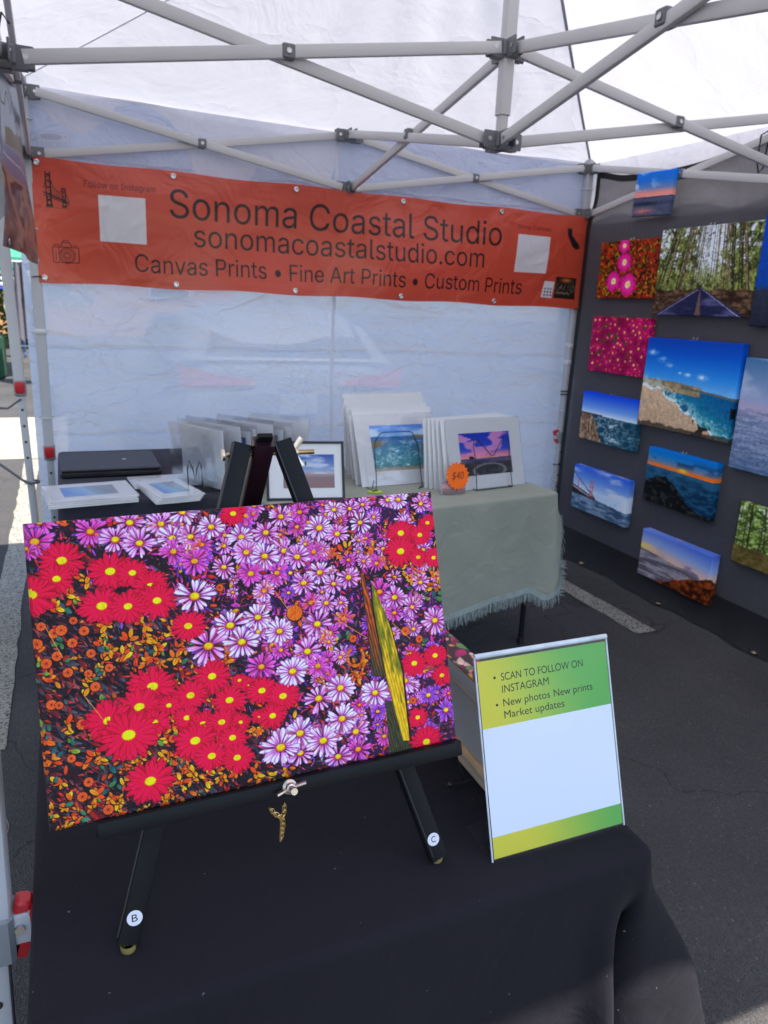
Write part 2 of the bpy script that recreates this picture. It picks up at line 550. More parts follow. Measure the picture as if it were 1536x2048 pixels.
# places of the painted flowers and leaves on the big canvas (0..1 across, 0..1 up, size)
RED = [(0.074,0.866,0.0453),(0.061,0.808,0.0366),(0.008,0.765,0.0496),(0.219,0.801,0.0345),(0.172,0.814,0.0453),(0.255,0.749,0.0388),(0.148,0.702,0.0474),(0.203,0.69,0.0388),(0.267,0.697,0.041),(0.331,0.596,0.0388),(0.24,0.409,0.0496),(0.208,0.348,0.0474),(0.141,0.321,0.0474),(0.272,0.336,0.0259),(0.237,0.288,0.0345),(0.18,0.262,0.0604),(0.375,0.41,0.041),(0.322,0.357,0.0388),(0.41,0.317,0.0388),(0.309,0.283,0.0302),(0.344,0.251,0.0345),(0.387,0.246,0.0345),(0.429,0.233,0.0259),(0.409,0.185,0.0345),(0.323,0.2,0.0474),(0.357,0.137,0.0388),(0.415,0.113,0.0366),(0.217,0.096,0.0517),(0.46,0.974,0.0302),(0.974,0.873,0.0259),(0.894,0.843,0.0388),(0.948,0.828,0.0302),(0.937,0.741,0.0259),(0.982,0.732,0.028),(0.888,0.772,0.0431),(0.895,0.331,0.0345),(0.957,0.347,0.0323),(0.971,0.265,0.028),(0.889,0.121,0.028),(0.907,0.021,0.0431),(0.438,0.38,0.0194),(0.461,0.357,0.0216),(0.489,0.33,0.0366),(0.539,0.297,0.0388),(0.478,0.242,0.0216),(0.509,0.234,0.0345),(0.431,0.233,0.0216)]
PUR = [(0.223,0.973,0.0345,1),(0.138,0.953,0.0366,0),(0.189,0.92,0.0366,1),(0.24,0.9,0.0345,1),(0.291,0.959,0.0323,1),(0.313,0.906,0.0366,2),(0.355,0.906,0.0323,1),(0.379,0.874,0.0259,0),(0.405,0.934,0.0323,2),(0.474,0.888,0.0323,2),(0.431,0.862,0.0216,1),(0.483,0.831,0.0323,1),(0.313,0.86,0.0302,0),(0.359,0.819,0.0323,0),(0.426,0.787,0.028,1),(0.352,0.697,0.0474,2),(0.484,0.753,0.028,0),(0.428,0.578,0.041,2),(0.373,0.517,0.0453,1),(0.452,0.514,0.041,2),(0.024,0.936,0.0388,0),(0.042,0.999,0.0302,0),(0.006,0.908,0.0259,0),(0.344,0.995,0.0345,2),(0.576,0.949,0.0302,1),(0.625,0.96,0.0259,0),(0.672,0.894,0.0366,2),(0.716,0.958,0.0259,2),(0.758,0.957,0.0237,1),(0.794,0.968,0.0216,1),(0.822,0.916,0.0194,1),(0.783,0.9,0.028,2),(0.718,0.865,0.0323,1),(0.896,0.976,0.028,2),(0.96,0.952,0.0259,1),(0.535,0.895,0.0323,1),(0.484,0.832,0.0345,1),(0.527,0.81,0.0345,2),(0.577,0.822,0.0345,1),(0.608,0.795,0.0323,1),(0.652,0.807,0.0259,0),(0.489,0.753,0.0323,0),(0.553,0.744,0.0302,0),(0.662,0.728,0.0323,2),(0.619,0.696,0.0323,1),(0.696,0.679,0.0259,1),(0.737,0.696,0.0323,1),(0.741,0.762,0.0216,0),(0.782,0.751,0.0194,1),(0.672,0.611,0.028,1),(0.631,0.62,0.0259,0),(0.518,0.686,0.0259,1),(0.496,0.593,0.0345,2),(0.546,0.532,0.0345,2),(0.643,0.538,0.0388,1),(0.713,0.543,0.028,0),(0.611,0.443,0.0388,1),(0.818,0.626,0.0345,0),(0.858,0.597,0.0345,1),(0.853,0.538,0.0259,0),(0.905,0.55,0.0259,1),(0.967,0.485,0.0366,1),(0.493,0.415,0.0345,0),(0.569,0.38,0.0388,2),(0.634,0.384,0.0302,0),(0.628,0.265,0.0388,1),(0.687,0.289,0.0388,2),(0.778,0.247,0.0366,2),(0.864,0.271,0.0345,1),(0.926,0.199,0.028,3),(0.973,0.128,0.0302,3),(0.78,0.175,0.0216,3),(0.732,0.213,0.0194,0),(0.683,0.175,0.0388,2),(0.572,0.153,0.041,2),(0.521,0.117,0.0474,2),(0.568,0.083,0.0345,1),(0.716,0.117,0.0366,1),(0.663,0.04,0.0345,1),(0.717,0.05,0.0345,0),(0.629,0.109,0.0431,2)]
BLADE_A = [(0.772,0.732),(0.781,0.675),(0.804,0.503),(0.812,0.299),(0.775,0.315),(0.777,0.509),(0.772,0.649)]
BLADE_B = [(0.798,0.675),(0.816,0.598),(0.839,0.481),(0.858,0.322),(0.86,0.041),(0.842,0.046),(0.814,0.284),(0.802,0.468),(0.797,0.574)]
PUMP = [(0.022,0.66),(0.046,0.633),(0.061,0.64),(0.081,0.594),(0.011,0.605),(0.048,0.558),(0.026,0.539),(0.067,0.5),(0.152,0.495),(0.12,0.44),(0.117,0.551),(0.029,0.405),(0.044,0.399),(0.086,0.325),(0.059,0.222),(0.089,0.136),(0.074,0.093),(0.124,0.034),(0.086,0.994),(0.107,0.628),(0.087,0.666),(0.412,0.716),(0.108,0.487),(0.274,0.222)]
PUMP += [(0.879,0.461),(0.916,0.422),(0.881,0.19),(0.733,0.464)]
ORAN = [(0.12,0.799),(0.088,0.751),(0.06,0.712),(0.157,0.64),(0.234,0.624),(0.191,0.572),(0.257,0.545),(0.181,0.526),(0.226,0.496),(0.294,0.492),(0.008,0.293),(0.018,0.22),(0.056,0.319),(0.086,0.204),(0.116,0.206),(0.165,0.185),(0.098,0.087),(0.141,0.043),(0.039,0.084),(0.288,0.065),(0.258,0.167),(0.242,0.234),(0.157,-0.005),(0.249,0.023),(0.337,0.049),(0.309,0.076),(0.379,0.053),(0.159,0.555),(0.003,0.265),(0.035,0.162)]
ORAN += [(0.696,0.793),(0.741,0.803),(0.806,0.804),(0.837,0.739),(0.868,0.73),(0.899,0.725),(0.944,0.696),(0.99,0.659),(0.91,0.663),(0.966,0.627),(0.664,0.478),(0.677,0.462),(0.736,0.321),(0.588,0.602),(0.6,0.573),(0.718,0.549),(0.474,0.19),(0.456,0.047),(0.494,0.022),(0.53,0.023),(0.413,0.458),(0.617,0.887),(0.834,0.076),(0.824,0.149),(0.749,0.363),(0.707,0.4)]
TEAL = [(0.081,0.703),(0.147,0.6),(0.229,0.545),(0.01,0.327),(0.042,0.265),(0.06,0.259),(0.135,0.2),(0.15,0.135),(0.141,0.102),(0.192,0.182),(0.268,0.127),(0.283,0.11),(0.081,0.836),(0.061,0.599),(0.196,0.528)]
TEAL += [(0.653,0.528),(0.695,0.43),(0.936,0.59),(0.905,0.596),(0.984,0.573),(0.933,0.411),(0.707,0.469),(0.79,0.096),(0.961,0.701),(0.78,0.314)]
def art_flowers(W=1560, H=1047):
    r = np.random.default_rng(5)
    u, v = uvgrid(W, H)
    A = mixc(C(14, 12, 20), C(40, 24, 34), noise(H, W, 14, 3))
    purplish = sstep(.42, .6, noise(H, W, 3, 9)) * sstep(.35, .6, u*0.9+v*0.5-.15)
    A = mixc(A, C(70, 26, 110), purplish*.35)
    pal = [C(24, 22, 32), C(58, 62, 78), C(95, 22, 34), C(150, 34, 38), C(70, 30, 44), C(36, 44, 58), C(120, 60, 66), C(12, 10, 16), C(12, 10, 16), C(180, 44, 34)]
    palp = [C(90, 40, 170), C(190, 40, 150), C(210, 30, 100), C(50, 30, 110), C(130, 50, 180), C(20, 12, 30), C(220, 70, 150), C(190, 34, 50)]
    for k in range(8200):
        x, y = r.random()*W, r.random()*H
        uu, vv = x/W, y/H
        pur = (uu*1.05+vv*0.55 > 0.62+r.normal()*.09) and not (uu > .62 and vv < .45 and r.random() < .6)
        c = (palp if pur and r.random() < .72 else pal)[r.integers(8 if pur else 10)]
        a = -0.75+r.normal()*.5 if not pur else r.random()*6.28
        ln = r.uniform(8, 34)*(1.25 if not pur else 1)
        petal(A, x, y, a, ln, r.uniform(.05, .19), c*.75, np.clip(c*1.45, 0, 1), tip=1.0, edge=.3)
        if r.random() < .25:
            line(A, x, y, x+math.cos(a)*ln*1.1, y+math.sin(a)*ln*1.1, .8, C(150, 150, 170)*r.uniform(.4, 1), .5)
    # long thin grass strokes of the dark corner
    for k in range(240):
        x, y = r.random()*W*.42, r.random()*H*.65
        a = -0.85+r.normal()*.25; ln = r.uniform(20, 70)
        c = [C(130, 35, 45), C(80, 84, 100), C(150, 90, 100), C(190, 40, 40), C(60, 20, 40)][r.integers(5)]
        petal(A, x, y, a, ln, r.uniform(.08, .16), c*.6, c, tip=1.0, edge=.5, streak=.3)
    def leaf(x, y, a, ln, wd, c):
        petal(A, x-1.5, y-1.5, a, ln*1.05, wd*1.1, C(15, 8, 10), C(15, 8, 10), tip=1.0, edge=0)
        petal(A, x, y, a, ln, wd, c*.8, np.clip(c*1.1, 0, 1), tip=1.0, edge=.55)
        line(A, x+math.cos(a)*ln*.1, y+math.sin(a)*ln*.1, x+math.cos(a)*ln*.85, y+math.sin(a)*ln*.85, 1.1, C(90, 25, 10), .7)
    # scattered leaves
    for k in range(700):
        uu, vv = r.random(), r.random()
        left = uu < .42 and vv < .66
        if not left and r.random() < .5: continue
        c = [C(235, 120, 20), C(225, 70, 25), C(200, 40, 30), C(240, 165, 25), C(170, 30, 35), C(120, 26, 32)][r.integers(6)]
        if vv > .15 and vv < .62 and uu < .2: c = c*.75
        leaf(uu*W, vv*H, r.random()*6.28, r.uniform(12, 30), r.uniform(.2, .3), c)
    def cluster(x, y, n, s, hot=True):
        a0 = r.random()*6.28
        for i in range(n):
            c = [C(250, 150, 20), C(245, 110, 20), C(235, 75, 25), C(250, 185, 30)][r.integers(4)]
            leaf(x+r.normal()*s*.35, y+r.normal()*s*.35, a0+i*2.4+r.normal()*.3, s*r.uniform(.8, 1.35), r.uniform(.2, .3), c)
    def daisy(cx, cy, R, kind):
        n = int(r.integers(13, 18)); a0 = r.random()*6.28; sq = r.uniform(.82, .98)
        roots = [C(216, 36, 160), C(232, 76, 196), C(222, 104, 226), C(110, 40, 214)][kind]
        tips = [C(244, 120, 226), C(255, 196, 246), C(255, 240, 255), C(176, 110, 255)][kind]
        # ragged petals of a flower half hidden below
        for i in range(int(n*.7)):
            a = r.random()*6.28
            c1 = mixc(tips[None], [C(110, 50, 210), C(220, 30, 130), C(216, 60, 170)][r.integers(3)], np.array([r.uniform(.35, .9)]))[0]*.9
            petal(A, cx, cy, a, R*r.uniform(.8, 1.16), r.uniform(.07, .12), c1*.6, c1, sq, .15, .2, .3, 2.0)
        for i in range(n):
            a = a0+i*2*PI/n+r.normal()*.1
            L = R*r.uniform(.82, 1.14); w = r.uniform(.085, .125)
            t = r.uniform(.0, .35) if kind else r.uniform(0, .6)
            c1 = mixc(tips[None], C(244, 104, 216), np.array([t]))[0]*r.uniform(.92, 1.05)
            petal(A, cx, cy, a, L*1.04, w*1.22, C(50, 14, 80), C(80, 30, 130), sq, .12, 0, 0, 2.0, .6)
            petal(A, cx, cy, a, L, w, roots*1.0, np.clip(c1, 0, 1), sq, .13, .12, .16, 2.2)
            if kind in (1, 2):
                petal(A, cx+math.cos(a)*L*.3, cy+math.sin(a)*L*.3*sq, a+r.normal()*.05, L*.64, w*.95, c1, C(255, 250, 255), sq, .05, 0, 0, 1.5, .85 if kind == 2 else .5)
            if r.random() < .7:
                petal(A, cx+math.cos(a)*L*.1, cy+math.sin(a)*L*.1*sq, a+r.normal()*.04, L*r.uniform(.5, .75), w*.4, C(150, 40, 190), C(190, 90, 220), sq, .2, 0, 0, 1.2, .55)
            if r.random() < .3:   # notched tip
                petal(A, cx+math.cos(a)*L*.88, cy+math.sin(a)*L*.88*sq, a, L*.16, .22, C(70, 40, 160), C(60, 20, 110), sq, 0, 0, 0, 1.0, .8)
        e = R*.2
        dot(A, cx, cy-R*.03, e*1.35, e*1.05, C(120, 20, 70), .16, cx)
        dot(A, cx, cy, e*1.2, e*.95, C(252, 130, 10) if kind != 0 or r.random() < .5 else C(240, 70, 30), .1, cx)
        dot(A, cx, cy+e*.12, e*.92, e*.68, C(255, 216, 20) if kind else C(250, 170, 20), .14, cy)
        for k in range(8):
            dot(A, cx+r.normal()*e*.5, cy+r.normal()*e*.4, 1.1, 1.0, C(240, 120, 0), 0)
    def redf(cx, cy, R):
        n = r.integers(17, 23); a0 = r.random()*6.28; sq = r.uniform(.82, .94)
        for ring in range(2):
            for i in range(n):
                a = a0+i*2*PI/n+r.normal()*.06+ring*PI/n
                L = R*r.uniform(.84, 1.14)*(1.05 if ring == 0 else .98)
                c = C(234, 8, 64)*(.8 if ring == 0 else 1.0)*r.uniform(.93, 1.04)
                petal(A, cx, cy, a, L*1.03, .13, C(160, 0, 36), C(120, 0, 26), sq, .06, 0, 0, 1.7, .7)
                petal(A, cx, cy, a, L, .105, c, c*1.03, sq, .06, .12, .0, 1.7)
        e = R*.2
        dot(A, cx, cy, e*1.22, e*.95, C(200, 110, 0), .16, cx)
        dot(A, cx, cy+1, e*1.12, e*.86, C(255, 214, 10), .14, cy)
        for k in range(5): dot(A, cx+r.normal()*e*.4, cy+r.normal()*e*.3, 1, 1, C(240, 170, 0), 0)
    for (a, b) in TEAL:
        for k in range(3):
            c = [C(40, 110, 95), C(60, 130, 70), C(30, 90, 100), C(120, 150, 50)][r.integers(4)]
            leaf(a*W+r.normal()*12, b*H+r.normal()*10, r.random()*6.28, r.uniform(20, 36), r.uniform(.28, .36), c)
    for (a, b) in ORAN: cluster(a*W, b*H, 6, 26)
    for k in range(150):
        a, b = r.uniform(0, .42), r.uniform(0, .6)
        if .1 < b < .42 and a < .16: continue
        cluster(a*W, b*H, 4, r.uniform(13, 24))
    for k in range(50):
        a, b = r.uniform(0, .4), r.uniform(0, .6)
        leaf(a*W, b*H, r.random()*6.28, r.uniform(16, 30), .3, [C(50, 130, 100), C(90, 150, 60), C(40, 100, 110)][r.integers(3)])
    # half-hidden violet daisies behind the listed ones
    for k in range(280):
        a, b = r.uniform(.12, 1), r.uniform(.06, 1)
        if a*1.0+b*.62 < .82: continue
        if a < .45 and b < .5: continue
        daisy(a*W, b*H, r.uniform(20, 42), int(r.integers(0, 2)) if r.random() < .8 else 3)
    for k in range(110):
        a, b = r.uniform(.1, 1), r.uniform(.3, 1)
        if a*1.0+b*.62 > .8: cluster(a*W, b*H, 3, 15)
    for (a, b) in PUMP:
        R = r.uniform(13, 19); x, y = a*W, b*H
        dot(A, x, y, R*1.12, R*1.1, C(20, 6, 8), .06, x)
        dot(A, x, y, R, R*.98, C(235, 95, 35), .05, x)
        for i in range(9):
            t = i*2*PI/9+.2
            line(A, x+math.cos(t)*3, y+math.sin(t)*3, x+math.cos(t)*R*.95, y+math.sin(t)*R*.95, 1.6, C(120, 25, 15), .9)
        dot(A, x, y, 3, 3, C(90, 20, 10))
    tall = sorted([(b, 'r', a, R) for a, b, R in RED]+[(b, 'p', a, R, k) for a, b, R, k in PUR], key=lambda q: -q[0])
    for q in tall:
        if q[1] == 'p': daisy(q[2]*W, q[0]*H, q[3]*W*1.03, q[4])
    # orange fringe blossoms
    for a, b in ((.80, .80), (.70, .79), (.84, .74), (.88, .735), (.93, .70), (.98, .66), (.91, .665), (.715, .55), (.63, .62), (.518, .69), (.36, .87), (.665, .48), (.735, .32), (.46, .19), (.62, .1)):
        for i in range(13):
            aa = r.random()*6.28
            petal(A, a*W+r.normal()*14, b*H+r.normal()*8, aa, r.uniform(12, 30), .13, C(225, 60, 20), [C(250, 150, 30), C(245, 110, 30), C(250, 200, 190)][r.integers(3)], tip=1.2, edge=.5)
    dot(A, .588*W, .588*H, 34, 32, C(20, 8, 8), .05)
    dot(A, .588*W, .59*H, 31, 29, C(225, 105, 20), .06)
    for i in range(14):
        t = r.random()*6.28; line(A, .588*W, .59*H, .588*W+math.cos(t)*28, .59*H+math.sin(t)*27, 1.3, C(150, 40, 10), .8)
    for q in tall:
        if q[1] == 'r': redf(q[2]*W, q[0]*H, q[3]*W*1.02)
    # some foreground daisies overlap the red ones again
    for (a, b, R, k) in PUR:
        if k == 2 and (b < .3 or (a > .5 and b < .7)): daisy(a*W, b*H, R*W*1.02, k)
    # seed ring, stalks and the two long blades
    x, y = .735*W, .395*H
    for t in np.linspace(2.1, 6.9, 30):
        dot(A, x+math.cos(t)*34, y+math.sin(t)*36, 5.5, 6.5, C(220, 110, 20)*r.uniform(.7, 1.05), .1)
    for (x0, y0, x1, y1) in ((.545, .68, .575, .6), (.69, .55, .77, .46), (.845, .5, .89, .43), (.095, .42, .13, .33), (.03, .66, .06, .55)):
        line(A, x0*W, y0*H, x1*W, y1*H, 2.4, C(215, 150, 60))
    uu = noise(H, W, 26, 77, sx=3.2, sy=.5)
    st = 0.5+0.5*np.sin((u*W*.93+v*H*.16)*.55+uu*6)
    tA = mixc(mixc(C(60, 66, 40), C(190, 84, 24), sstep(.3, .62, v+uu*.3-.1)), C(24, 24, 26), st*.62)
    tB = mixc(mixc(C(232, 190, 24), C(96, 120, 24), sstep(.35, .7, uu+(v-.35)*.6)), C(90, 60, 14), st*.4)
    S = np.array([W, H])
    poly(A, np.array([(.804, .21), (.84, .2), (.862, .0), (.80, .0)])*S, 0, 1, tA)
    for P, T in ((BLADE_A, tA), (BLADE_B, tB)):
        P = np.array(P)*S; cN = P.mean(0)
        poly(A, cN+(P-cN)*np.array([1.16, 1.01]), C(20, 14, 12), .9)
        poly(A, P, 0, 1, T)
    # bundled speckle, like ink on woven canvas
    dab = noise(H, W, 60, 91, 3, sx=1.6, sy=.8)
    A = A*(0.80+0.40*dab[..., None])*(0.92+0.16*r.random((H, W, 1)))
    for k in range(2600):
        x, y = r.random()*W, r.random()*H
        c0 = A[int(y), int(x)]
        if c0.sum() < .5: dot(A, x, y, r.uniform(.7, 1.7), r.uniform(.7, 1.7), C(190, 180, 200)*r.uniform(.4, 1), 0, 0, .6)
    A = blur(A)*.6+A*.4
    A = A*np.array([1.10, 1.02, .97])
    return np.clip((A-.45)*1.14+.53, 0, 1)

def blur(A):
    P = np.pad(A, ((1, 1), (1, 1), (0, 0)), 'edge')
    return (P[:-2, 1:-1]+P[2:, 1:-1]+P[1:-1, :-2]+P[1:-1, 2:]+P[1:-1, 1:-1]*2)/6

def detail(A, seed=1, k=.20):
    # grain of a photograph: fine light and dark structure, more in the busy parts
    h, w = A.shape[:2]
    n = (noise(h, w, 34, seed, 3)-.5)*.7+(noise(h, w, 80, seed+5, 1)-.5)*.6
    A = blur(blur(A))
    g = A.mean(2); e = np.abs(np.gradient(g)[0])+np.abs(np.gradient(g)[1])
    busy = np.clip(e*9, 0, .8)+.35*sstep(.62, .4, np.linspace(0, 1, h))[:, None]+.01
    A = A*(1+(n*k*4*busy)[..., None])
    A = A+(np.random.default_rng(seed).random((h, w, 1))-.5)*.035
    g = A.mean(2, keepdims=True)
    return np.clip((g+(A-g)*1.12-.45)*1.10+.47, 0, 1)

def clouds(v, u, h, w, seed, sx=.35, lo=.5, hi=.72, oct=6):
    return sstep(lo, hi, noise(h, w, 5, seed, oct, sx=sx))

def art_pink_trio(w=300, h=210):
    r = np.random.default_rng(2)
    A = mixc(C(70, 40, 20), C(160, 50, 30), noise(h, w, 12, 4))
    for k in range(900):
        c = [C(214, 60, 40), C(180, 40, 40), C(120, 110, 20), C(60, 60, 20), C(230, 110, 50), C(90, 30, 30), C(170, 150, 40), C(40, 26, 20)][r.integers(8)]
        petal(A, r.random()*w, r.random()*h, r.random()*6.28, r.uniform(8, 26), r.uniform(.12, .25), c*.7, c, tip=1.0)
    for (a, b, R) in ((.42, .9, 28), (.45, .62, 36), (.3, .3, 38), (.55, .24, 42)):
        for ring in range(2):
            for i in range(34):
                t = i*2*PI/34+ring*.09+r.normal()*.04
                petal(A, a*w, b*h, t, R*r.uniform(.9, 1.1), .07, C(240, 90, 180), C(206, 24, 132), start=.1, edge=.5, tip=1.4)
        dot(A, a*w, b*h, R*.3, R*.3, C(250, 235, 190), .1); dot(A, a*w, b*h, R*.18, R*.18, C(240, 200, 60), .1)
    return A

def art_pink_field(w=300, h=210):
    r = np.random.default_rng(3)
    A = mixc(C(90, 10, 50), C(170, 20, 90), noise(h, w, 12, 4))
    for k in range(170):
        a, b, R = r.random()*w, r.random()*h, r.uniform(12, 21)
        c = C(206, 26, 120)*r.uniform(.7, 1.1)
        if r.random() < .12: petal(A, a, b, r.random()*6, 20, .3, C(60, 70, 30), C(90, 80, 30)); continue
        for i in range(20):
            petal(A, a, b, i*2*PI/20+r.normal()*.06, R*r.uniform(.85, 1.1), .1, c*.7, c, start=.1, edge=.5)
        dot(A, a, b, R*.27, R*.27, [C(240, 180, 100), C(232, 90, 70)][r.integers(2)], .1)
    return A

def art_forest_road(w=420, h=300):
    r = np.random.default_rng(8)
    u, v = uvgrid(w, h)
    n = noise(h, w, 18, 4, 6, gain=.7)
    A = mixc(C(40, 46, 26), C(136, 150, 82), sstep(.3, .7, n))
    sky = sstep(.5, .62, noise(h, w, 14, 21, 6, gain=.7)+.16*np.exp(-((u-.52-.03*v)/.12)**2)*2+(v-.75)*.22)
    A = mixc(A, C(214, 224, 238), sky*sstep(.3, .6, v))
    A = mixc(A, C(150, 160, 80), .5*np.exp(-((v-.42)/.12)**2)*sstep(.3, .6, n))
    for k in range(58):
        x = r.random(); side = -1 if x < .52 else 1
        d = abs(x-.52); wd = (1.2+15*d*r.uniform(.2, 1.0))
        yb = .36-.34*d*r.uniform(.6, 1.1); lean = -side*.28*d*(1+.4*r.random())
        c = [C(52, 44, 34), C(88, 76, 58), C(40, 36, 30), C(120, 104, 84), C(74, 60, 44)][r.integers(5)]
        line(A, x*w, yb*h, (x+lean*.8)*w, h*1.02, wd, c, .92)
        line(A, x*w-wd*.25, yb*h, (x+lean*.8)*w-wd*.25, h*1.02, wd*.25, c*1.5, .5)
    for k in range(1100):
        x, y = r.random(), r.uniform(.3, 1)
        c = [C(40, 60, 34), C(76, 96, 50), C(120, 140, 80), C(26, 34, 24), C(190, 200, 190)][r.integers(5)]
        petal(A, x*w, y*h, r.random()*6.28, r.uniform(4, 13), .18, c, c*1.1, alpha=.75)
    gnd = v < .31-.03*np.abs(u-.5)+.01*np.sin(u*30)
    A = np.where(gnd[..., None], mixc(C(46, 32, 26), C(120, 98, 76), sstep(.3, .8, noise(h, w, 26, 31, 5, sx=.4, gain=.65))), A)
    poly(A, [(.02*w, -2), (.47*w, .31*h), (.53*w, .31*h), (.98*w, -2)], C(44, 50, 88)*.95)
    sh = mixc(C(34, 38, 66), C(96, 96, 132), sstep(.5, .7, noise(h, w, 7, 41, 4, sx=.3, sy=1.5)))
    poly(A, [(.06*w, -2), (.472*w, .30*h), (.528*w, .30*h), (.94*w, -2)], 0, .8, sh)
    poly(A, [(.475*w, 0), (.497*w, .29*h), (.502*w, .29*h), (.535*w, 0)], C(150, 110, 80), .6)
    line(A, .07*w, 0, .473*w, .3*h, 2, C(210, 205, 215), .8); line(A, .92*w, 0, .527*w, .3*h, 2, C(210, 205, 215), .8)
    return A

def water(w, h, seed, a, b, sx=.25, sy=2.2, sc=7):
    return mixc(a, b, sstep(.35, .68, noise(h, w, sc, seed, 5, sx=sx, sy=sy)))

def art_beach(w=420, h=310):
    u, v = uvgrid(w, h)
    A = grad(v, [(0, C(150, 190, 225)), (.45, C(124, 178, 226)), (.6, C(60, 140, 214)), (.85, C(6, 84, 180)), (1, C(4, 66, 160))])
    for (x, y, s) in ((.1, .83, .05), (.22, .76, .045), (.3, .71, .03), (.65, .62, .045), (.5, .63, .03), (.42, .64, .02)):
        A = mixc(A, C(240, 244, 250), .85*np.exp(-(((u-x)/s)**2+((v-y)/(s*.55))**2))*sstep(.3, .7, noise(h, w, 22, int(x*100), 5)+.1))
    hz = .52-.16*np.clip(u-.2, 0, 1)*.6
    n = noise(h, w, 14, 5)
    sea = grad(v*.7+u*.3, [(.1, C(120, 168, 150)), (.3, C(46, 136, 150)), (.5, C(20, 96, 140)), (.7, C(16, 80, 132))])
    sea = mixc(sea, C(16, 60, 100), .5*sstep(.45, .7, noise(h, w, 8, 7, 4, sx=.4)))
    A = np.where((v < hz)[..., None], sea, A)
    cliff = (v < .535+.02*n-.1*np.clip(u-.35, 0, 1)) & (v > .43-.05*u+.03*n) & (u < .55+.2*n)
    A = np.where(cliff[..., None], mixc(C(110, 92, 70), C(178, 160, 128), n*1.3-.1), A)
    far = (v < hz+.012) & (v > hz-.012) & (u > .45)
    A = np.where(far[..., None], C(90, 100, 96), A)
    shore = .36-.02*np.sin(u*20)+.3*(.22-u)
    shore = np.where(u < .2, .42, .42-.62*(u-.2))+.02*np.sin(u*34)
    d = v-shore
    lace = noise(h, w, 16, 55, 5, gain=.6)
    A = mixc(A, C(196, 220, 214), (1-sstep(0, .12, np.abs(d-.06)))*.6*sstep(.35, .6, lace))
    A = mixc(A, C(232, 238, 236), (1-sstep(0, .022, np.abs(d-.028)+.05*(n-.5)))*.95)
    A = mixc(A, C(226, 234, 232), np.exp(-np.abs(lace-.5)/.02)*.6*(d > .02)*(d < .16+.1*(v < .2)))
    sand = mixc(C(178, 152, 126), C(204, 178, 150), v*1.6+.25*n)
    A = np.where((d < .015)[..., None], sand, A)
    A = np.where(((d < .06-u*.03) & (u > .62) & (n > .5) & (v < .3))[..., None], C(44, 40, 36), A)
    A = mixc(A, C(60, 52, 44), (v < .04+.05*n)*.8)
    A = np.where(((u > .97) & (v < .36) & (v > .2+.1*n))[..., None], C(20, 24, 30), A)
    return A

def art_cliff_surf(w=300, h=200):
    u, v = uvgrid(w, h)
    A = grad(v, [(0, C(220, 228, 240)), (.55, C(214, 226, 240)), (.68, C(120, 160, 220)), (1, C(20, 70, 200))])
    n = noise(h, w, 12, 5, 6)
    q_ = noise(h, w, 7, 17, 6, sx=.5, gain=.6)
    foam = np.clip(np.exp(-np.abs(q_-.5)/.03)+sstep(.58, .7, q_), 0, 1)*(.5+.8*noise(h, w, 26, 18, 3))
    sea = mixc(C(26, 66, 84), C(220, 232, 236), foam*.8*sstep(.1, .5, .75-u*.5))
    A = np.where((v < .55)[..., None], sea, A)
    cl = u < .24+.4*(.5-v)+.12*(n-.5)
    A = np.where(((v < .56) & cl)[..., None], mixc(C(84, 62, 48), C(176, 150, 124), sstep(.2, .8, noise(h, w, 26, 6, 5, sx=1.6, sy=.6))), A)
    A = np.where(((v < .57) & (v > .54) & (u < .4))[..., None], C(70, 60, 60), A)
    return A

def art_bridge(w=300, h=200):
    u, v = uvgrid(w, h)
    A = grad(v, [(0, C(170, 196, 226)), (.5, C(196, 214, 236)), (.75, C(110, 150, 214)), (1, C(60, 100, 200))])
    A = mixc(A, C(226, 234, 244), .7*clouds(v, u, h, w, 5, .3, .45, .7))
    sea = water(w, h, 6, C(60, 84, 110), C(130, 150, 170), .4, 2.0, 10)
    A = np.where((v < .42-.12*u)[..., None], sea, A)
    A = mixc(A, C(110, 130, 150), (v < .1)*.3)
    line(A, 0, .84*h, .45*w, .38*h, 3.5, C(60, 50, 60)); line(A, 0, .54*h, .46*w, .36*h, 7, C(84, 60, 60))
    for x, t, b in ((.12, .72, .44), (.35, .74, .33), (.39, .74, .33)):
        line(A, x*w, t*h, x*w, b*h, 4, C(196, 84, 66))
    for y in (.7, .6, .5): line(A, .35*w, y*h, .39*w, y*h, 3, C(196, 84, 66))
    for i in range(12):
        x = .02+.035*i; line(A, x*w, (.54-.4*x)*h, x*w, (.84-1.02*x)*h, .8, C(120, 70, 70), .6)
    poly(A, [(0, .5*h), (.2*w, .42*h), (.42*w, .35*h), (0, .34*h)], C(50, 46, 46))
    return A

def art_sunset_head(w=300, h=210):
    u, v = uvgrid(w, h)
    hz = .68-.02*u
    A = grad(v, [(.6, C(226, 110, 50)), (.7, C(244, 120, 46)), (.76, C(120, 130, 150)), (.88, C(30, 120, 180)), (1, C(10, 110, 190))])
    A = mixc(A, C(252, 220, 60), np.exp(-(((u-.55)/.06)**2+((v-.72)/.035)**2)))
    A = mixc(A, C(40, 60, 96), .8*sstep(.5, .64, noise(h, w, 7, 23, 5, sx=.35))*np.exp(-((v-.83)/.07)**2))
    sea = mixc(water(w, h, 4, C(16, 50, 76), C(40, 84, 110), .5, 2, 12), C(60, 110, 140), sstep(.4, .68, v)*.5)
    A = np.where((v < hz)[..., None], sea, A)
    n = noise(h, w, 10, 6, 5)
    hill = v < .47*np.exp(-((u-.28)/.33)**2)+.1*(n-.5)+.06
    A = np.where(hill[..., None], mixc(C(14, 16, 18), C(58, 56, 52), sstep(.45, .75, noise(h, w, 16, 12, 5))), A)
    return A

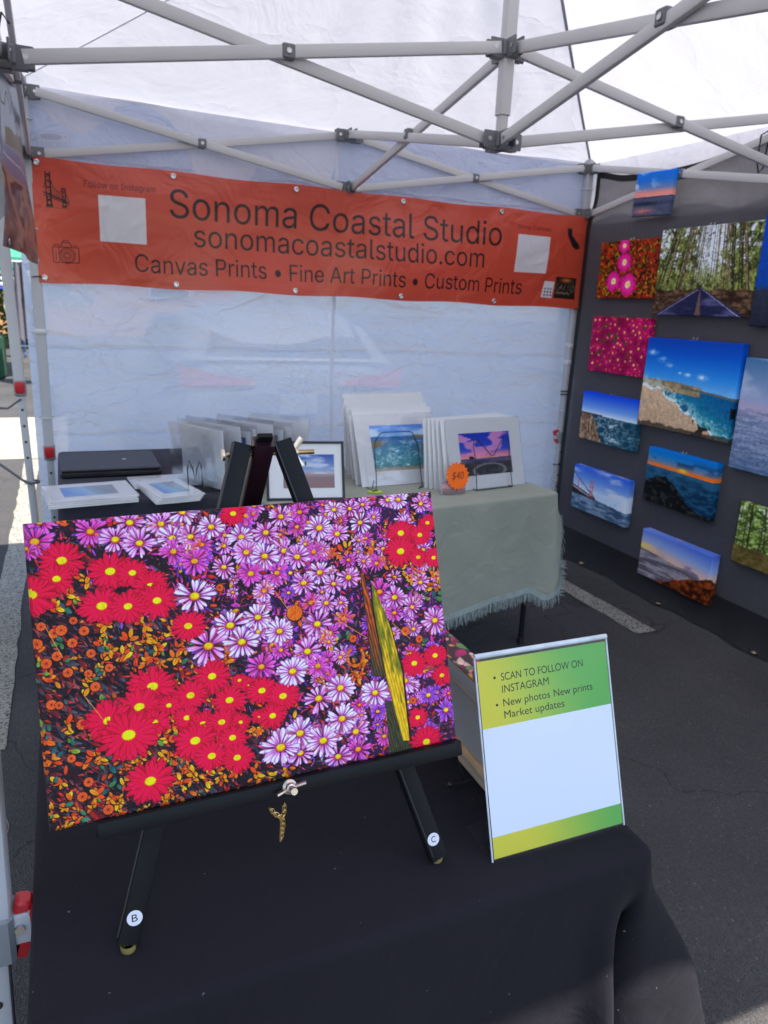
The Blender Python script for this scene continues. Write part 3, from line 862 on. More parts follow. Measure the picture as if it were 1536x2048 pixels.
def art_brown_coast(w=300, h=210):
    u, v = uvgrid(w, h)
    A = grad(v+.15*(u-.5), [(.4, C(236, 170, 110)), (.55, C(226, 190, 170)), (.75, C(150, 170, 214)), (1, C(90, 120, 200))])
    A = mixc(A, C(110, 96, 140), .8*clouds(v, u, h, w, 15, .3, .5, .7)*sstep(.2, .6, u))
    A = mixc(A, C(250, 214, 110), np.exp(-((u/.2)**2+((v-.66)/.05)**2)))
    sea = mixc(water(w, h, 6, C(70, 70, 84), C(150, 146, 156), .3, 2, 9), C(200, 180, 170), .2)
    A = np.where((v < .6-.16*u)[..., None], sea, A)
    n = noise(h, w, 12, 9, 6)
    land = (v < (u-.28)*.75+.12*(n-.5)) & (v < .5+.04*n)
    A = np.where(land[..., None], mixc(C(52, 24, 12), C(150, 74, 34), sstep(.3, .75, n)), A)
    return A

def art_lake(w=260, h=360):
    u, v = uvgrid(w, h)
    A = grad(v, [(0, C(84, 104, 134)), (.45, C(140, 148, 176)), (.55, C(176, 160, 186)), (.63, C(150, 160, 190)), (1, C(70, 110, 150))])
    A = mixc(A, C(196, 204, 220), .7*clouds(v, u, h, w, 5, .35, .45, .7)*sstep(.6, .75, v))
    rip = water(w, h, 8, C(80, 100, 130), C(150, 158, 182), .3, 4, 16)
    A = np.where((v < .56)[..., None], A*.55+rip*.45, A)
    return A

def art_forest(w=260, h=260):
    r = np.random.default_rng(18)
    u, v = uvgrid(w, h)
    A = mixc(C(50, 70, 30), C(170, 190, 110), sstep(.3, .7, noise(h, w, 20, 14, 6, gain=.7)))
    A = mixc(A, C(220, 228, 220), .8*sstep(.55, .68, noise(h, w, 16, 5, 5, gain=.7))*(v > .55))
    for k in range(26):
        x = r.random(); line(A, x*w, .25*h, (x+r.normal()*.05)*w, h, r.uniform(1, 7), [C(40, 34, 24), C(70, 60, 44)][r.integers(2)], .85)
    g = mixc(C(60, 46, 26), C(140, 130, 76), noise(h, w, 14, 3, 5))
    A = np.where((v < .3)[..., None], g, A)
    return A

def art_blue_dusk(w=260, h=300):
    u, v = uvgrid(w, h)
    A = grad(v, [(0, C(30, 34, 50)), (.3, C(44, 50, 66)), (.36, C(18, 70, 150)), (1, C(20, 74, 170))])
    A = mixc(A, C(60, 64, 80), .4*noise(h, w, 6, 3, 4, sx=.2)*(v < .34))
    return A

def art_pink_dusk(w=260, h=260):
    u, v = uvgrid(w, h)
    A = grad(v, [(.38, C(214, 150, 140)), (.5, C(226, 150, 140)), (.62, C(110, 130, 170)), (.8, C(40, 110, 190)), (1, C(30, 110, 200))])
    A = mixc(A, C(190, 210, 230), .8*sstep(.45, .6, noise(h, w, 5, 45, 5, sx=.4))*sstep(.5, .7, v)*sstep(1.5, .9, u+v))
    A = mixc(A, C(206, 140, 130), .6*np.exp(-((v-.52)/.05)**2))
    sea = mixc(C(54, 62, 84), C(96, 100, 124), noise(h, w, 6, 7, 4, sx=.3, sy=2))
    A = np.where((v < .44)[..., None], sea, A)
    A = mixc(A, C(200, 130, 120), .8*np.exp(-(((u-.3)/.25)**2+((v-.12+.12*(1-u)*0)/.06)**2)))
    A = mixc(A, C(20, 26, 40), .7*np.exp(-(((u-.35)/.4)**2+((v-.28)/.05)**2)))
    return A

def art_cove(w=320, h=300):
    u, v = uvgrid(w, h)
    A = grad(v, [(0, C(60, 120, 120)), (.2, C(50, 136, 140)), (.5, C(34, 118, 150)), (.74, C(40, 100, 160)), (.76, C(130, 180, 220)), (.88, C(90, 150, 216)), (1, C(70, 130, 210))])
    A = mixc(A, C(216, 230, 242), .8*clouds(v, u, h, w, 5, .3, .42, .62)*(v > .76))
    q_ = noise(h, w, 5, 71, 6, sx=.6, sy=1.6, gain=.6)
    f = np.exp(-np.abs(q_-.5)/.022)*.9+.8*sstep(.6, .68, q_)
    f = f*(.45+.9*noise(h, w, 22, 72, 4))*(.5+sstep(.35, .6, noise(h, w, 3, 73, 2)))
    A = mixc(A, C(236, 243, 242), np.clip(f, 0, 1)*(v < .66)*(v > .08))
    A = mixc(A, C(20, 84, 110), .35*noise(h, w, 12, 74, 4, sx=.5)*(v < .74))
    n = noise(h, w, 14, 3, 5)
    A = np.where(((v < .64+.02*n) & (v > .5+.05*n) & (u < .2*n+.1))[..., None], C(110, 94, 54), A)
    A = np.where(((v < .76) & (v > .68+.04*n) & (u > .8))[..., None], C(130, 110, 70), A)
    A = np.where(((v < .56) & (v > .2+.2*n) & (u > .88+.1*n))[..., None], C(96, 78, 50), A)
    A = np.where((v < .05+.05*n)[..., None], C(150, 140, 120), A)
    return A

def art_beach_dusk(w=320, h=280):
    u, v = uvgrid(w, h)
    A = grad(v, [(.4, C(240, 160, 150)), (.5, C(200, 130, 170)), (.6, C(50, 80, 180)), (1, C(14, 50, 160))])
    A = mixc(A, C(226, 150, 190), .85*sstep(.5, .62, noise(h, w, 6, 25, 5, sx=.3)+.12*np.exp(-((v-.8+.35*u)/.1)**2))*(v > .45))
    A = np.where((v < .4)[..., None], mixc(C(40, 46, 76), C(150, 130, 160), noise(h, w, 8, 5, 4, sx=.2, sy=2)), A)
    A = np.where((v < .3)[..., None], mixc(C(30, 30, 38), C(86, 82, 84), noise(h, w, 9, 9, 5)), A)
    A = mixc(A, C(170, 166, 170), .7*np.exp(-((np.hypot((u-.55)/.34, (v-.1)/.18)-.9)/.1)**2)*(v < .3))
    A = np.where(((v < .45) & (v > .38) & (np.abs(u-.2) < .1*noise(h, w, 10, 2, 3)))[..., None], C(20, 20, 26), A)
    return A

def art_swirl_sky(w=300, h=220):
    u, v = uvgrid(w, h)
    A = grad(v, [(0, C(150, 110, 104)), (.3, C(140, 116, 120)), (.42, C(176, 150, 150)), (.5, C(150, 170, 206)), (1, C(50, 84, 170))])
    A = mixc(A, C(216, 226, 240), .8*clouds(v, u, h, w, 35, .25, .42, .65)*(v > .42))
    return A

def art_blue_wave(w=300, h=200):
    u, v = uvgrid(w, h)
    A = grad(u+.2*v, [(0, C(50, 110, 200)), (.55, C(130, 180, 226)), (.7, C(190, 214, 232)), (1, C(120, 120, 130))])
    A = np.where((u > .72-.25*v+.1)[..., None], mixc(C(110, 112, 122), C(140, 142, 150), noise(h, w, 10, 4)), A)
    A = mixc(A, C(70, 130, 160), .7*((u > .62-.2*v) & (u < .84-.26*v)))
    return A

def art_floral_cloth(w=300, h=120):
    r = np.random.default_rng(31)
    A = full(w, h, C(60, 40, 50))
    for k in range(260):
        c = [C(206, 30, 110), C(160, 20, 80), C(236, 150, 170), C(250, 210, 190), C(110, 150, 80), C(150, 60, 150), C(240, 160, 80)][r.integers(7)]
        petal(A, r.random()*w, r.random()*h, r.random()*6.28, r.uniform(10, 26), r.uniform(.2, .4), c*.8, c)
    return A

def art_painted_coast(w=300, h=400):
    """banner of a painted rocky coast with handwriting above"""
    u, v = uvgrid(w, h)
    n = noise(h, w, 9, 3, 6)
    A = grad(v, [(0, C(110, 96, 94)), (.3, C(104, 98, 108)), (.46, C(116, 124, 152)), (.55, C(128, 136, 162)), (.6, C(190, 196, 204)), (1, C(186, 194, 204))])
    A = mixc(A, C(150, 128, 110), sstep(.46, .56, n)*(v < .42)); A = mixc(A, C(58, 52, 58), sstep(.5, .6, noise(h, w, 13, 8, 5))*(v < .4))
    A = mixc(A, C(132, 120, 92), ((v < .68+.06*n-.1*(1-u)) & (v > .55+.04*u) & (u > .3)))
    A = mixc(A, C(200, 206, 220), 1-sstep(0, .008, np.abs(v-.53+.05*u+.02*n)))
    A = mixc(A, C(170, 90, 80), .45*np.exp(-(((u-.8)/.16)**2+((v-.15)/.08)**2)))
    A = mixc(A, C(150, 90, 70), .45*np.exp(-(((u-.1)/.1)**2+((v-.12)/.1)**2)))
    p = [(40+k*11+7*math.sin(k*1.9), 320+18*math.sin(k*1.35)-k*1.2) for k in range(22)]
    for a, b in zip(p, p[1:]): line(A, *a, *b, 3.2, C(50, 54, 64))
    return A

def art_small_cover(w=120, h=130):
    u, v = uvgrid(w, h)
    n = noise(h, w, 16, 3, 5)
    A = mixc(C(34, 28, 24), C(140, 126, 110), sstep(.45, .75, n)*np.exp(-((v-.5)/.25)**2))
    A = mixc(A, C(214, 130, 60), np.exp(-(((u-.5)/.25)**2+((v-.86)/.1)**2)))
    for k in range(9): dot(A, 16+k*10.5, 30+3*math.sin(k*2.1), 3.4, 4.4, C(190, 170, 120), .3, k)
    return A

def art_banner(W=3036, H=524):
    A = full(W, H, C(208, 80, 58))
    ink = C(38, 20, 24); dk = C(60, 22, 22); white = C(226, 226, 232)
    # places in millimetres from the lower left corner of the vinyl
    text(A, "Sonoma Coastal Studio", 586, 2414, 322, 124, ink, ui=True)
    text(A, "sonomacoastalstudio.com", 697, 2312, 200, 100, ink, ui=True)
    text(A, "Canvas Prints • Fine Art Prints • Custom Prints", 420, 2588, 69, 80, ink, ui=True)
    text(A, "Follow on Instagram", 214, 524, 423, 26, C(92, 26, 30), ui=True)
    text(A, "Shop Canvas", 2516, 2727, 425, 20, C(92, 26, 30), ui=True)
    for (x0, y0, x1, y1) in ((271, 193, 476, 394), (2519, 190, 2730, 394)):
        poly(A, [(x0, y0), (x1, y0), (x1, y1), (x0, y1)], white)
    # suspension bridge
    def L(x0, y0, x1, y1, w): line(A, x0, y0, x1, y1, w, ink)
    for x, t, s in ((66, 468, 1.0), (128, 408, .72)):
        for dx in (-9*s, 9*s): L(x+dx, 326, x+dx, t, 5*s)
        y = 352
        while y < t:
            L(x-12*s, y, x+12*s, y, 5*s); y += 26*s
        L(x-14*s, 330, x+14*s, 330, 12*s)
        L(x-8*s, 340, x+8*s, 365, 3); L(x+8*s, 340, x-8*s, 365, 3)
    L(44, 384, 148, 346, 6); L(44, 374, 148, 338, 3)
    pts = [(66+k*6.2, 462-90*math.sin(min(1, k/10)*PI*.62)+(k/10)**2*30) for k in range(11)]
    for a, b in zip(pts, pts[1:]): L(*a, *b, 2.4)
    for a in pts: L(a[0], a[1], a[0], 376-(a[0]-44)*.36, 1.4)
    L(66, 462, 46, 400, 2.4); L(128, 408, 148, 352, 2.4); L(44, 322, 146, 322, 1.6)
    # camera outline
    def rr(x0, y0, x1, y1, w):
        for a, b in (((x0, y0), (x1, y0)), ((x1, y0), (x1, y1)), ((x1, y1), (x0, y1)), ((x0, y1), (x0, y0))): L(*a, *b, w)
    rr(66, 92, 176, 158, 3)
    P = [(100, 158), (106, 178), (140, 178), (147, 158)]
    for a, b in zip(P, P[1:]): L(*a, *b, 3)
    L(110, 178, 112, 186, 3); L(112, 186, 134, 186, 3); L(134, 186, 136, 178, 3)
    L(70, 158, 74, 168, 3); L(74, 168, 94, 168, 3); L(152, 166, 170, 166, 3); L(92, 92, 92, 158, 2)
    for R in (34, 27, 17, 10):
        for k in range(28):
            a, b = k*2*PI/28, (k+1)*2*PI/28
            L(126+R*math.cos(a), 122+R*math.sin(a), 126+R*math.cos(b), 122+R*math.sin(b), 2.6)
    for k in range(10): dot(A, 78, 104+k*4, 2, 1.2, ink)
    # state outline
    poly(A, [(2850, 452), (2886, 450), (2886, 414), (2944, 364), (2950, 342), (2920, 338), (2896, 350), (2880, 372), (2862, 398), (2852, 424)], C(34, 30, 36))
    # sticker with small icons and a little picture
    poly(A, [(2722, 54), (2792, 52), (2800, 146), (2732, 148)], white)
    for i in range(3):
        for j in range(3): dot(A, 2742+i*20, 68+j*18, 6, 5.5, C(110, 116, 140) if j == 2 else C(70, 76, 100), .2, i+j)
    S = art_small_cover(148, 122)
    A[55:177, 2806:2954] = S
    # hem welds
    for y in (22, H-22): A[y:y+2] = A[y:y+2]*.93
    return A

def art_sign(W=916, H=1160):
    u, v = uvgrid(W, H)
    g = mixc(C(214, 206, 66), C(96, 176, 84), sstep(.1, .95, u+.25*(v-.5)))
    A = full(W, H, C(226, 234, 248))
    A = np.where((v > .655)[..., None], g, A)
    A = np.where((v < .108)[..., None], g, A)
    k = C(34, 40, 40)
    T = lambda s, x0, x1, y, c: text(A, s, x0*W, x1*W, y*H, c*H, k)
    dot(A, .118*W, .905*H, 8, 8, k); dot(A, .118*W, .765*H, 8, 8, k)
    T("SCAN TO FOLLOW ON", .165, .80, .885, .039)
    T("INSTAGRAM", .165, .52, .822, .039)
    T("New photos", .165, .52, .752, .038)
    T("New prints", .55, .86, .752, .038)
    T("Market updates", .165, .625, .690, .038)
    return A

def art_leg_letter(ch, W=96):
    A = full(W, W, C(10, 10, 14))
    dot(A, W/2, W/2, W*.47, W*.47, C(226, 228, 236))
    text(A, ch, W*.33, W*.67, W*.3, W*.42, C(16, 16, 20), bold=.02)
    return A

def art_star(W=160):
    A = full(W, W, C(255, 112, 16))
    text(A, "$40", 44, 112, 64, 36, C(120, 40, 10), slant=.25)
    return A
# ------------------------------------------------------------------ shared materials
M_frame = mat("painted_steel_frame", (0.60, 0.60, 0.595), 0.42, 0.0, 0.03, 40, 0.05, 3)
M_collar = mat("blue_grey_collar", (0.25, 0.28, 0.30), 0.45, 0, 0.03, 60, 0.06)
M_leg = mat("powder_coated_leg", (0.50, 0.52, 0.55), 0.4, 0.0, 0.03, 60, 0.06, 3)
M_bracket = mat("grey_nylon_bracket", (0.16, 0.17, 0.18), 0.5, 0, 0.05, 80, 0.1)
M_rivet = mat("zinc_rivet", (0.6, 0.6, 0.6), 0.3, 1.0)
M_red = mat("red_plastic", (0.55, 0.02, 0.03), 0.35, 0, 0.03, 60, 0.1)
M_whitepl = mat("white_plastic", (0.7, 0.7, 0.72), 0.4)
M_black = mat("black_paint", (0.012, 0.012, 0.014), 0.35, 0, 0.03, 90, 0.15)
M_blackwood = mat("black_stained_wood", (0.006, 0.0065, 0.008), 0.45, 0, 0.05, 45, 0.25, 8, spec=.20)
M_plum = mat("dark_plum_stained_wood", (0.018, 0.006, 0.010), 0.35, 0, 0.05, 45, 0.2, 8)
M_wire = mat("black_wire", (0.012, 0.012, 0.012), 0.35)
M_cord = mat("black_cord", (0.01, 0.01, 0.01), 0.8)
M_nickel = mat("nickel_plated_steel", (0.72, 0.62, 0.52), 0.28, 1.0, 0.05, 70, 0.12, 40)
M_brass = mat("brass_thread", (0.60, 0.42, 0.2), 0.3, 1.0)
M_gold = mat("gold_chain", (0.85, 0.62, 0.26), 0.25, 1.0)
M_board = mat("white_mat_board", (0.80, 0.80, 0.81), 0.7, 0, 0.02, 120, 0.02)
M_core = mat("board_core", (0.66, 0.66, 0.68), 0.8)
M_pine = mat("pine_stretcher", (0.52, 0.33, 0.18), 0.6, 0, 0.1, 30, 0.15, 20)
M_rawcanvas = mat("raw_canvas_back", (0.30, 0.29, 0.30), 0.85, 0, 0.2, 400, 0.06)
M_alu = mat("grommet_metal", (0.75, 0.75, 0.76), 0.25, 1.0)
M_brassg = mat("brass_grommet", (0.62, 0.5, 0.28), 0.35, 1.0)
M_rubber = mat("black_rubber", (0.015, 0.015, 0.016), 0.6)
M_tabletop = mat("grey_plastic_table_top", (0.3, 0.3, 0.32), 0.5, 0, 0.1, 200)

def glass_mat(name, tint=(1, 1, 1), rough=0.05, mixv=0.12, bump=0.25, edge=0.75):
    m = bpy.data.materials.new(name); m.use_nodes = True
    nt = m.node_tree; nt.nodes.remove(nt.nodes["Principled BSDF"])
    g = nt.nodes.new("ShaderNodeBsdfGlossy"); g.inputs["Roughness"].default_value = rough
    t = nt.nodes.new("ShaderNodeBsdfTransparent"); t.inputs[0].default_value = (*tint, 1)
    f = nt.nodes.new("ShaderNodeLayerWeight"); f.inputs[0].default_value = 0.25
    mr = nt.nodes.new("ShaderNodeMapRange"); mr.inputs[3].default_value = mixv; mr.inputs[4].default_value = edge
    n = nt.nodes.new("ShaderNodeTexNoise"); n.inputs["Scale"].default_value = 14
    tc = nt.nodes.new("ShaderNodeTexCoord"); nt.links.new(tc.outputs["Object"], n.inputs[0])
    bp = nt.nodes.new("ShaderNodeBump"); bp.inputs["Strength"].default_value = bump; bp.inputs["Distance"].default_value = 0.01
    nt.links.new(n.outputs[0], bp.inputs["Height"]); nt.links.new(bp.outputs[0], g.inputs["Normal"])
    nt.links.new(f.outputs[1], mr.inputs[0])
    mx = nt.nodes.new("ShaderNodeMixShader")
    nt.links.new(mr.outputs[0], mx.inputs[0]); nt.links.new(t.outputs[0], mx.inputs[1]); nt.links.new(g.outputs[0], mx.inputs[2])
    nt.links.new(mx.outputs[0], nt.nodes["Material Output"].inputs[0])
    return m
M_acrylic = glass_mat("clear_acrylic", (0.985, 0.99, 0.995), 0.02, 0.004, 0.0, .10)
M_sleeve = glass_mat("clear_plastic_sleeve", (0.94, 0.95, 0.965), 0.14, 0.10, .35, .65)

# ------------------------------------------------------------------ ground
def asphalt():
    m = bpy.data.materials.new("asphalt"); m.use_nodes = True
    nt = m.node_tree; b = nt.nodes["Principled BSDF"]; L = nt.links.new
    tc = nt.nodes.new("ShaderNodeTexCoord")
    vo = nt.nodes.new("ShaderNodeTexVoronoi"); vo.inputs["Scale"].default_value = 210
    L(tc.outputs["Object"], vo.inputs[0])
    cr = nt.nodes.new("ShaderNodeValToRGB")
    e = cr.color_ramp.elements
    e[0].position = 0.0; e[0].color = (0.036, 0.033, 0.033, 1)
    e[1].position = 1.0; e[1].color = (0.19, 0.175, 0.165, 1)
    k = e.new(0.9); k.color = (0.072, 0.067, 0.065, 1)
    L(vo.outputs["Color"], cr.inputs[0])
    n = nt.nodes.new("ShaderNodeTexNoise"); n.inputs["Scale"].default_value = 1.3; n.inputs["Detail"].default_value = 8
    L(tc.outputs["Object"], n.inputs[0])
    mr = nt.nodes.new("ShaderNodeMapRange"); mr.inputs[1].default_value = .3; mr.inputs[2].default_value = .7
    mr.inputs[3].default_value = .78; mr.inputs[4].default_value = 1.25
    L(n.outputs[0], mr.inputs[0])
    n3 = nt.nodes.new("ShaderNodeTexNoise"); n3.inputs["Scale"].default_value = 55; n3.inputs["Detail"].default_value = 3
    L(tc.outputs["Object"], n3.inputs[0])
    gt = nt.nodes.new("ShaderNodeMapRange"); gt.inputs[1].default_value = .70; gt.inputs[2].default_value = .76
    gt.inputs[3].default_value = 0; gt.inputs[4].default_value = .6
    L(n3.outputs[0], gt.inputs[0])
    # hairline cracks and old stains
    v2 = nt.nodes.new("ShaderNodeTexVoronoi"); v2.feature = 'DISTANCE_TO_EDGE'; v2.inputs["Scale"].default_value = .85
    dn = nt.nodes.new("ShaderNodeTexNoise"); dn.inputs["Scale"].default_value = 3.0; dn.inputs["Detail"].default_value = 6
    L(tc.outputs["Object"], dn.inputs[0])
    dv = nt.nodes.new("ShaderNodeVectorMath"); dv.operation = 'MULTIPLY_ADD'; dv.inputs[1].default_value = (.5, .5, .5)
    L(dn.outputs["Color"], dv.inputs[0]); L(tc.outputs["Object"], dv.inputs[2]); L(dv.outputs[0], v2.inputs[0])
    cm = nt.nodes.new("ShaderNodeMapRange"); cm.inputs[1].default_value = .001; cm.inputs[2].default_value = .006
    cm.inputs[3].default_value = .45; cm.inputs[4].default_value = 1.0
    L(v2.outputs["Distance"], cm.inputs[0])
    mm_ = nt.nodes.new("ShaderNodeMath"); mm_.operation = 'MULTIPLY'
    L(mr.outputs[0], mm_.inputs[0]); L(cm.outputs[0], mm_.inputs[1])
    vm = nt.nodes.new("ShaderNodeVectorMath"); vm.operation = 'SCALE'
    L(cr.outputs[0], vm.inputs[0]); L(mm_.outputs[0], vm.inputs["Scale"])
    mx = nt.nodes.new("ShaderNodeMix"); mx.data_type = 'RGBA'
    L(gt.outputs[0], mx.inputs[0]); L(vm.outputs[0], mx.inputs[6]); mx.inputs[7].default_value = (0.14, 0.135, 0.13, 1)
    L(mx.outputs[2], b.inputs["Base Color"])
    b.inputs["Roughness"].default_value = 0.85
    bp = nt.nodes.new("ShaderNodeBump"); bp.inputs["Strength"].default_value = 0.7; bp.inputs["Distance"].default_value = 0.004
    L(vo.outputs["Distance"], bp.inputs["Height"]); L(bp.outputs[0], b.inputs["Normal"])
    return m
M_asph = asphalt()

def paint_mat(name, col, wear=.5):
    m = mat(name, col, 0.75, 0, 0.5, 260, 0.12, 9)
    nt = m.node_tree; L = nt.links.new
    b = nt.nodes[m["_b"]]
    tc = nt.nodes.new("ShaderNodeTexCoord")
    n = nt.nodes.new("ShaderNodeTexNoise"); n.inputs["Scale"].default_value = 130; n.inputs["Detail"].default_value = 4
    L(tc.outputs["Object"], n.inputs[0])
    mr = nt.nodes.new("ShaderNodeMapRange"); mr.inputs[1].default_value = wear; mr.inputs[2].default_value = wear+.08
    L(n.outputs[0], mr.inputs[0])
    src = b.inputs["Base Color"].links[0].from_socket
    mx = nt.nodes.new("ShaderNodeMix"); mx.data_type = 'RGBA'
    L(mr.outputs[0], mx.inputs[0]); L(src, mx.inputs[6]); mx.inputs[7].default_value = (0.05, 0.048, 0.048, 1)
    L(mx.outputs[2], b.inputs["Base Color"])
    return m
M_line = paint_mat("worn_line_paint", (0.36, 0.34, 0.28), .52)
M_conc = mat("pale_concrete", (0.34, 0.31, 0.235), 0.85, 0, 0.4, 90, 0.14, 2.0)

g = MB(); g.add([(-150, -150, 0), (150, -150, 0), (150, 150, 0), (-150, 150, 0)], [(0, 1, 2, 3)])
struct(link("ground", g, M_asph, smooth=False))
g = MB(); g.add([(-60, 5.0, .004), (-1.42, 5.0, .004), (-1.42, 7.55, .004), (-60, 7.55, .004)], [(0, 1, 2, 3)])
struct(link("pavement", g, M_conc, smooth=False))
def stripe(x0, x1, y0, y1, rag=.006):
    b = MB(); n = 40
    b.grid(lambda u, v: (x0+(x1-x0)*u+rnd.uniform(-rag, rag), y0+(y1-y0)*v, .004), 1, n)
    return b
for (a, b_, c, d) in ((-1.79, -1.67, .08, 4.97), (1.075, 1.19, .16, 4.97), (3.95, 4.06, .1, 4.97), (-4.62, -4.5, .1, 4.97)):
    struct(link("road_marking", stripe(a, b_, c, d), M_line, smooth=False))

# ------------------------------------------------------------------ the canopy tent
W_, H1, H2, C1, C2 = 1.5, 2.309, 2.064, 2.309, 2.037
tent = thing("canopy_tent", "white pop-up canopy with grey steel scissor truss standing over the tables", "canopy tent", (0, 0, 0))
BH, BW = .037, .019
def tbar(p0, p1, off):
    b = MB(); o = Vector(off)
    b.bar(Vector(p0)+o, Vector(p1)+o, BW, BH)
    return link("truss_bar", b, M_frame, tent)
def pivot(p, axis, s=.034):
    p = Vector(p); a = Vector(axis)
    z = Vector((0, 0, 1)); x = a.cross(z).normalized()
    R = Matrix((x, a, z)).transposed()
    b = MB(); b.box(p, (s*1.15, .048, s*1.2), R, .004)
    o = link("pivot", b, M_bracket, tent)
    r = MB()
    for sg in (-1, 1): r.disc(p+a*sg*.025, .0075, a, .004, 12); r.ring(p+a*sg*.026, .007, .0018, a, 12, 6)
    link("rivet", r, M_rivet, o)
def bracket(p, R=None, kind="corner", axes=((1, 0, 0),), size=.06):
    """nylon joint: a core with a forked socket towards each bar"""
    p = Vector(p); b = MB()
    b.box(p, (.058, .058, .05), None, .006)
    for a in axes:
        a = Vector(a).normalized(); z = Vector((0, 0, 1)); s = z.cross(a)
        Rm = Matrix((a, s, z)).transposed()
        for sg in (-1, 1): b.box(p+a*.045+s*sg*.0145, (.056, .006, .052), Rm, .002)
        b.box(p+a*.036-z*.026, (.04, .035, .006), Rm)
    o = link("bracket", b, M_bracket, tent)
    r = MB()
    for a in axes:
        a = Vector(a).normalized(); s = Vector((0, 0, 1)).cross(a)
        for sg in (-1, 1): r.disc(p+a*.052+s*sg*.0185, .007, s, .004, 12)
    link("rivet", r, M_rivet, o)
    return o
o_ = .0105
for sx, sy, ax in ((0, 1, 'x'), (0, -1, 'x'), (-1, 0, 'y'), (1, 0, 'y')):
    for s in (-1, 1):
        if ax == 'x':
            c = lambda t, z: (t, W_*sy, z); nrm = Vector((0, 1, 0))
        else:
            c = lambda t, z: (W_*sx, t, z); nrm = Vector((1, 0, 0))
        tbar(c(s*1.445, H1), c(s*.035, H2), nrm*-o_)
        tbar(c(s*1.445, H2), c(s*.035, H1), nrm*o_)
        pivot(c(s*.74, (H1+H2)/2), nrm)
    if ax == 'x':
        bracket((0, W_*sy, H1), axes=((1, 0, 0), (-1, 0, 0), (0, -sy, 0))); bracket((0, W_*sy, H2), axes=((1, 0, 0), (-1, 0, 0), (0, -sy, 0)))
        tbar((0, .035*sy, C1), (0, 1.455*sy, H2), (o_, 0, 0)); tbar((0, .035*sy, C2), (0, 1.455*sy, H1), (-o_, 0, 0))
        pivot((0, .745*sy, (C1+H2)/2), (1, 0, 0))
    else:
        bracket((W_*sx, 0, H1), axes=((0, 1, 0), (0, -1, 0), (-sx, 0, 0))); bracket((W_*sx, 0, H2), axes=((0, 1, 0), (0, -1, 0), (-sx, 0, 0)))
        tbar((.035*sx, 0, C1), (1.455*sx, 0, H2), (0, -o_, 0)); tbar((.035*sx, 0, C2), (1.455*sx, 0, H1), (0, o_, 0))
        pivot((.745*sx, 0, (C1+H2)/2), (0, 1, 0))
bracket((0, 0, C1), axes=((1, 0, 0), (-1, 0, 0), (0, 1, 0), (0, -1, 0)))
bracket((0, 0, C2), axes=((1, 0, 0), (-1, 0, 0), (0, 1, 0), (0, -1, 0)))
b = MB(); b.bar((0, 0, 2.115), (0, 0, 2.97), .045, .045, (0, 1, 0)); pp = link("peak_pole", b, M_frame, tent)
b = MB(); b.bar((0, 0, 2.02), (0, 0, 2.13), .034, .034, (0, 1, 0)); link("inner_pole", b, M_frame, pp)

def leg_parts(x, y, parent, zc=.73, ztop=2.36, zbrk=True, name="leg", dirx=1, style="lever", lean=(0, 0)):
    top = Vector((x+lean[0], y+lean[1], ztop))
    def at(z): return Vector((x, y, 0)).lerp(top, z/ztop)
    b = MB(); b.bar(at(zc+.02), at(ztop), .045, .045, (0, 1, 0), ch=.006)
    lg = link(name, b, M_leg, parent)
    b = MB(); b.bar(at(.01), at(zc+.05), .032, .032, (0, 1, 0), ch=.004); lo = link("lower_leg", b, M_leg, lg)
    b = MB()
    for k in range(4): b.disc(at(zc-.1-.075*k)+Vector((0, -.0165, 0)), .006, (0, 1, 0), .002, 10)
    link("adjuster_hole", b, M_black, lo)
    b = MB(); b.box((x, y, .006), (.10, .10, .008), None, .003); link("foot_plate", b, M_frame, lg)
    # height clamp: collar, bent arm, red lever
    b = MB(); b.box(at(zc), (.052, .052, .075), None, .006)
    cl = link("clamp_collar", b, M_collar, lg)
    if style == "button":
        b = MB(); b.box(at(zc)+Vector((0, -.031, .004)), (.042, .016, .052), Matrix.Rotation(.1, 3, 'X'), .005); link("clamp_lever", b, M_red, cl)
        return lg
    b = MB(); b.box(at(zc)+Vector((.036*dirx, 0, .008)), (.05, .034, .045), None, .003); link("clamp_arm", b, M_leg, cl)
    b = MB()
    Rl = Matrix.Rotation(.50*dirx, 3, 'Y')
    b.prism([(-.006, -.017), (.007, -.015), (.009, 0), (.007, .015), (-.006, .017)], -.042, .040, at(zc)+Vector((.066*dirx, 0, .0)), Rl, .006)
    b.box(at(zc)+Vector((.056*dirx, 0, .03)), (.02, .026, .03), Rl, .004)
    link("clamp_lever", b, M_red, cl)
    b = MB(); b.disc(at(zc)+Vector((.052*dirx, -.019, .012)), .006, (0, 1, 0), .006, 12)
    b.tube([at(zc)+Vector((.03*dirx, -.019, .004)), at(zc)+Vector((.05*dirx, -.019, .016))], .0016, 6)
    link("spring_pin", b, M_rivet, cl)
    return lg
for sx, sy in ((-1, 1), (1, 1), (1, -1)):
    lg = leg_parts(sx*W_, sy*W_, tent, dirx=-sx*.55, style="button" if sx < 0 else "lever")
    for z in ((1.20, 1.30) if sx > 0 else (1.30,)):
        b = MB(); b.box((sx*W_, sy*W_, z), (.052, .052, .028), None, .004); link("leg_ring", b, M_whitepl, lg)
    bracket((sx*W_, sy*W_, H1), axes=((-sx, 0, 0), (0, -sy, 0)))
    bracket((sx*W_, sy*W_, H2), axes=((-sx, 0, 0), (0, -sy, 0)))
lg = leg_parts(-1.553, -1.5, tent, zc=.69, dirx=.62, lean=(.053, 0))
bracket((-W_, -W_, H1), axes=((1, 0, 0), (0, 1, 0))); bracket((-W_, -W_, H2), axes=((1, 0, 0), (0, 1, 0)))

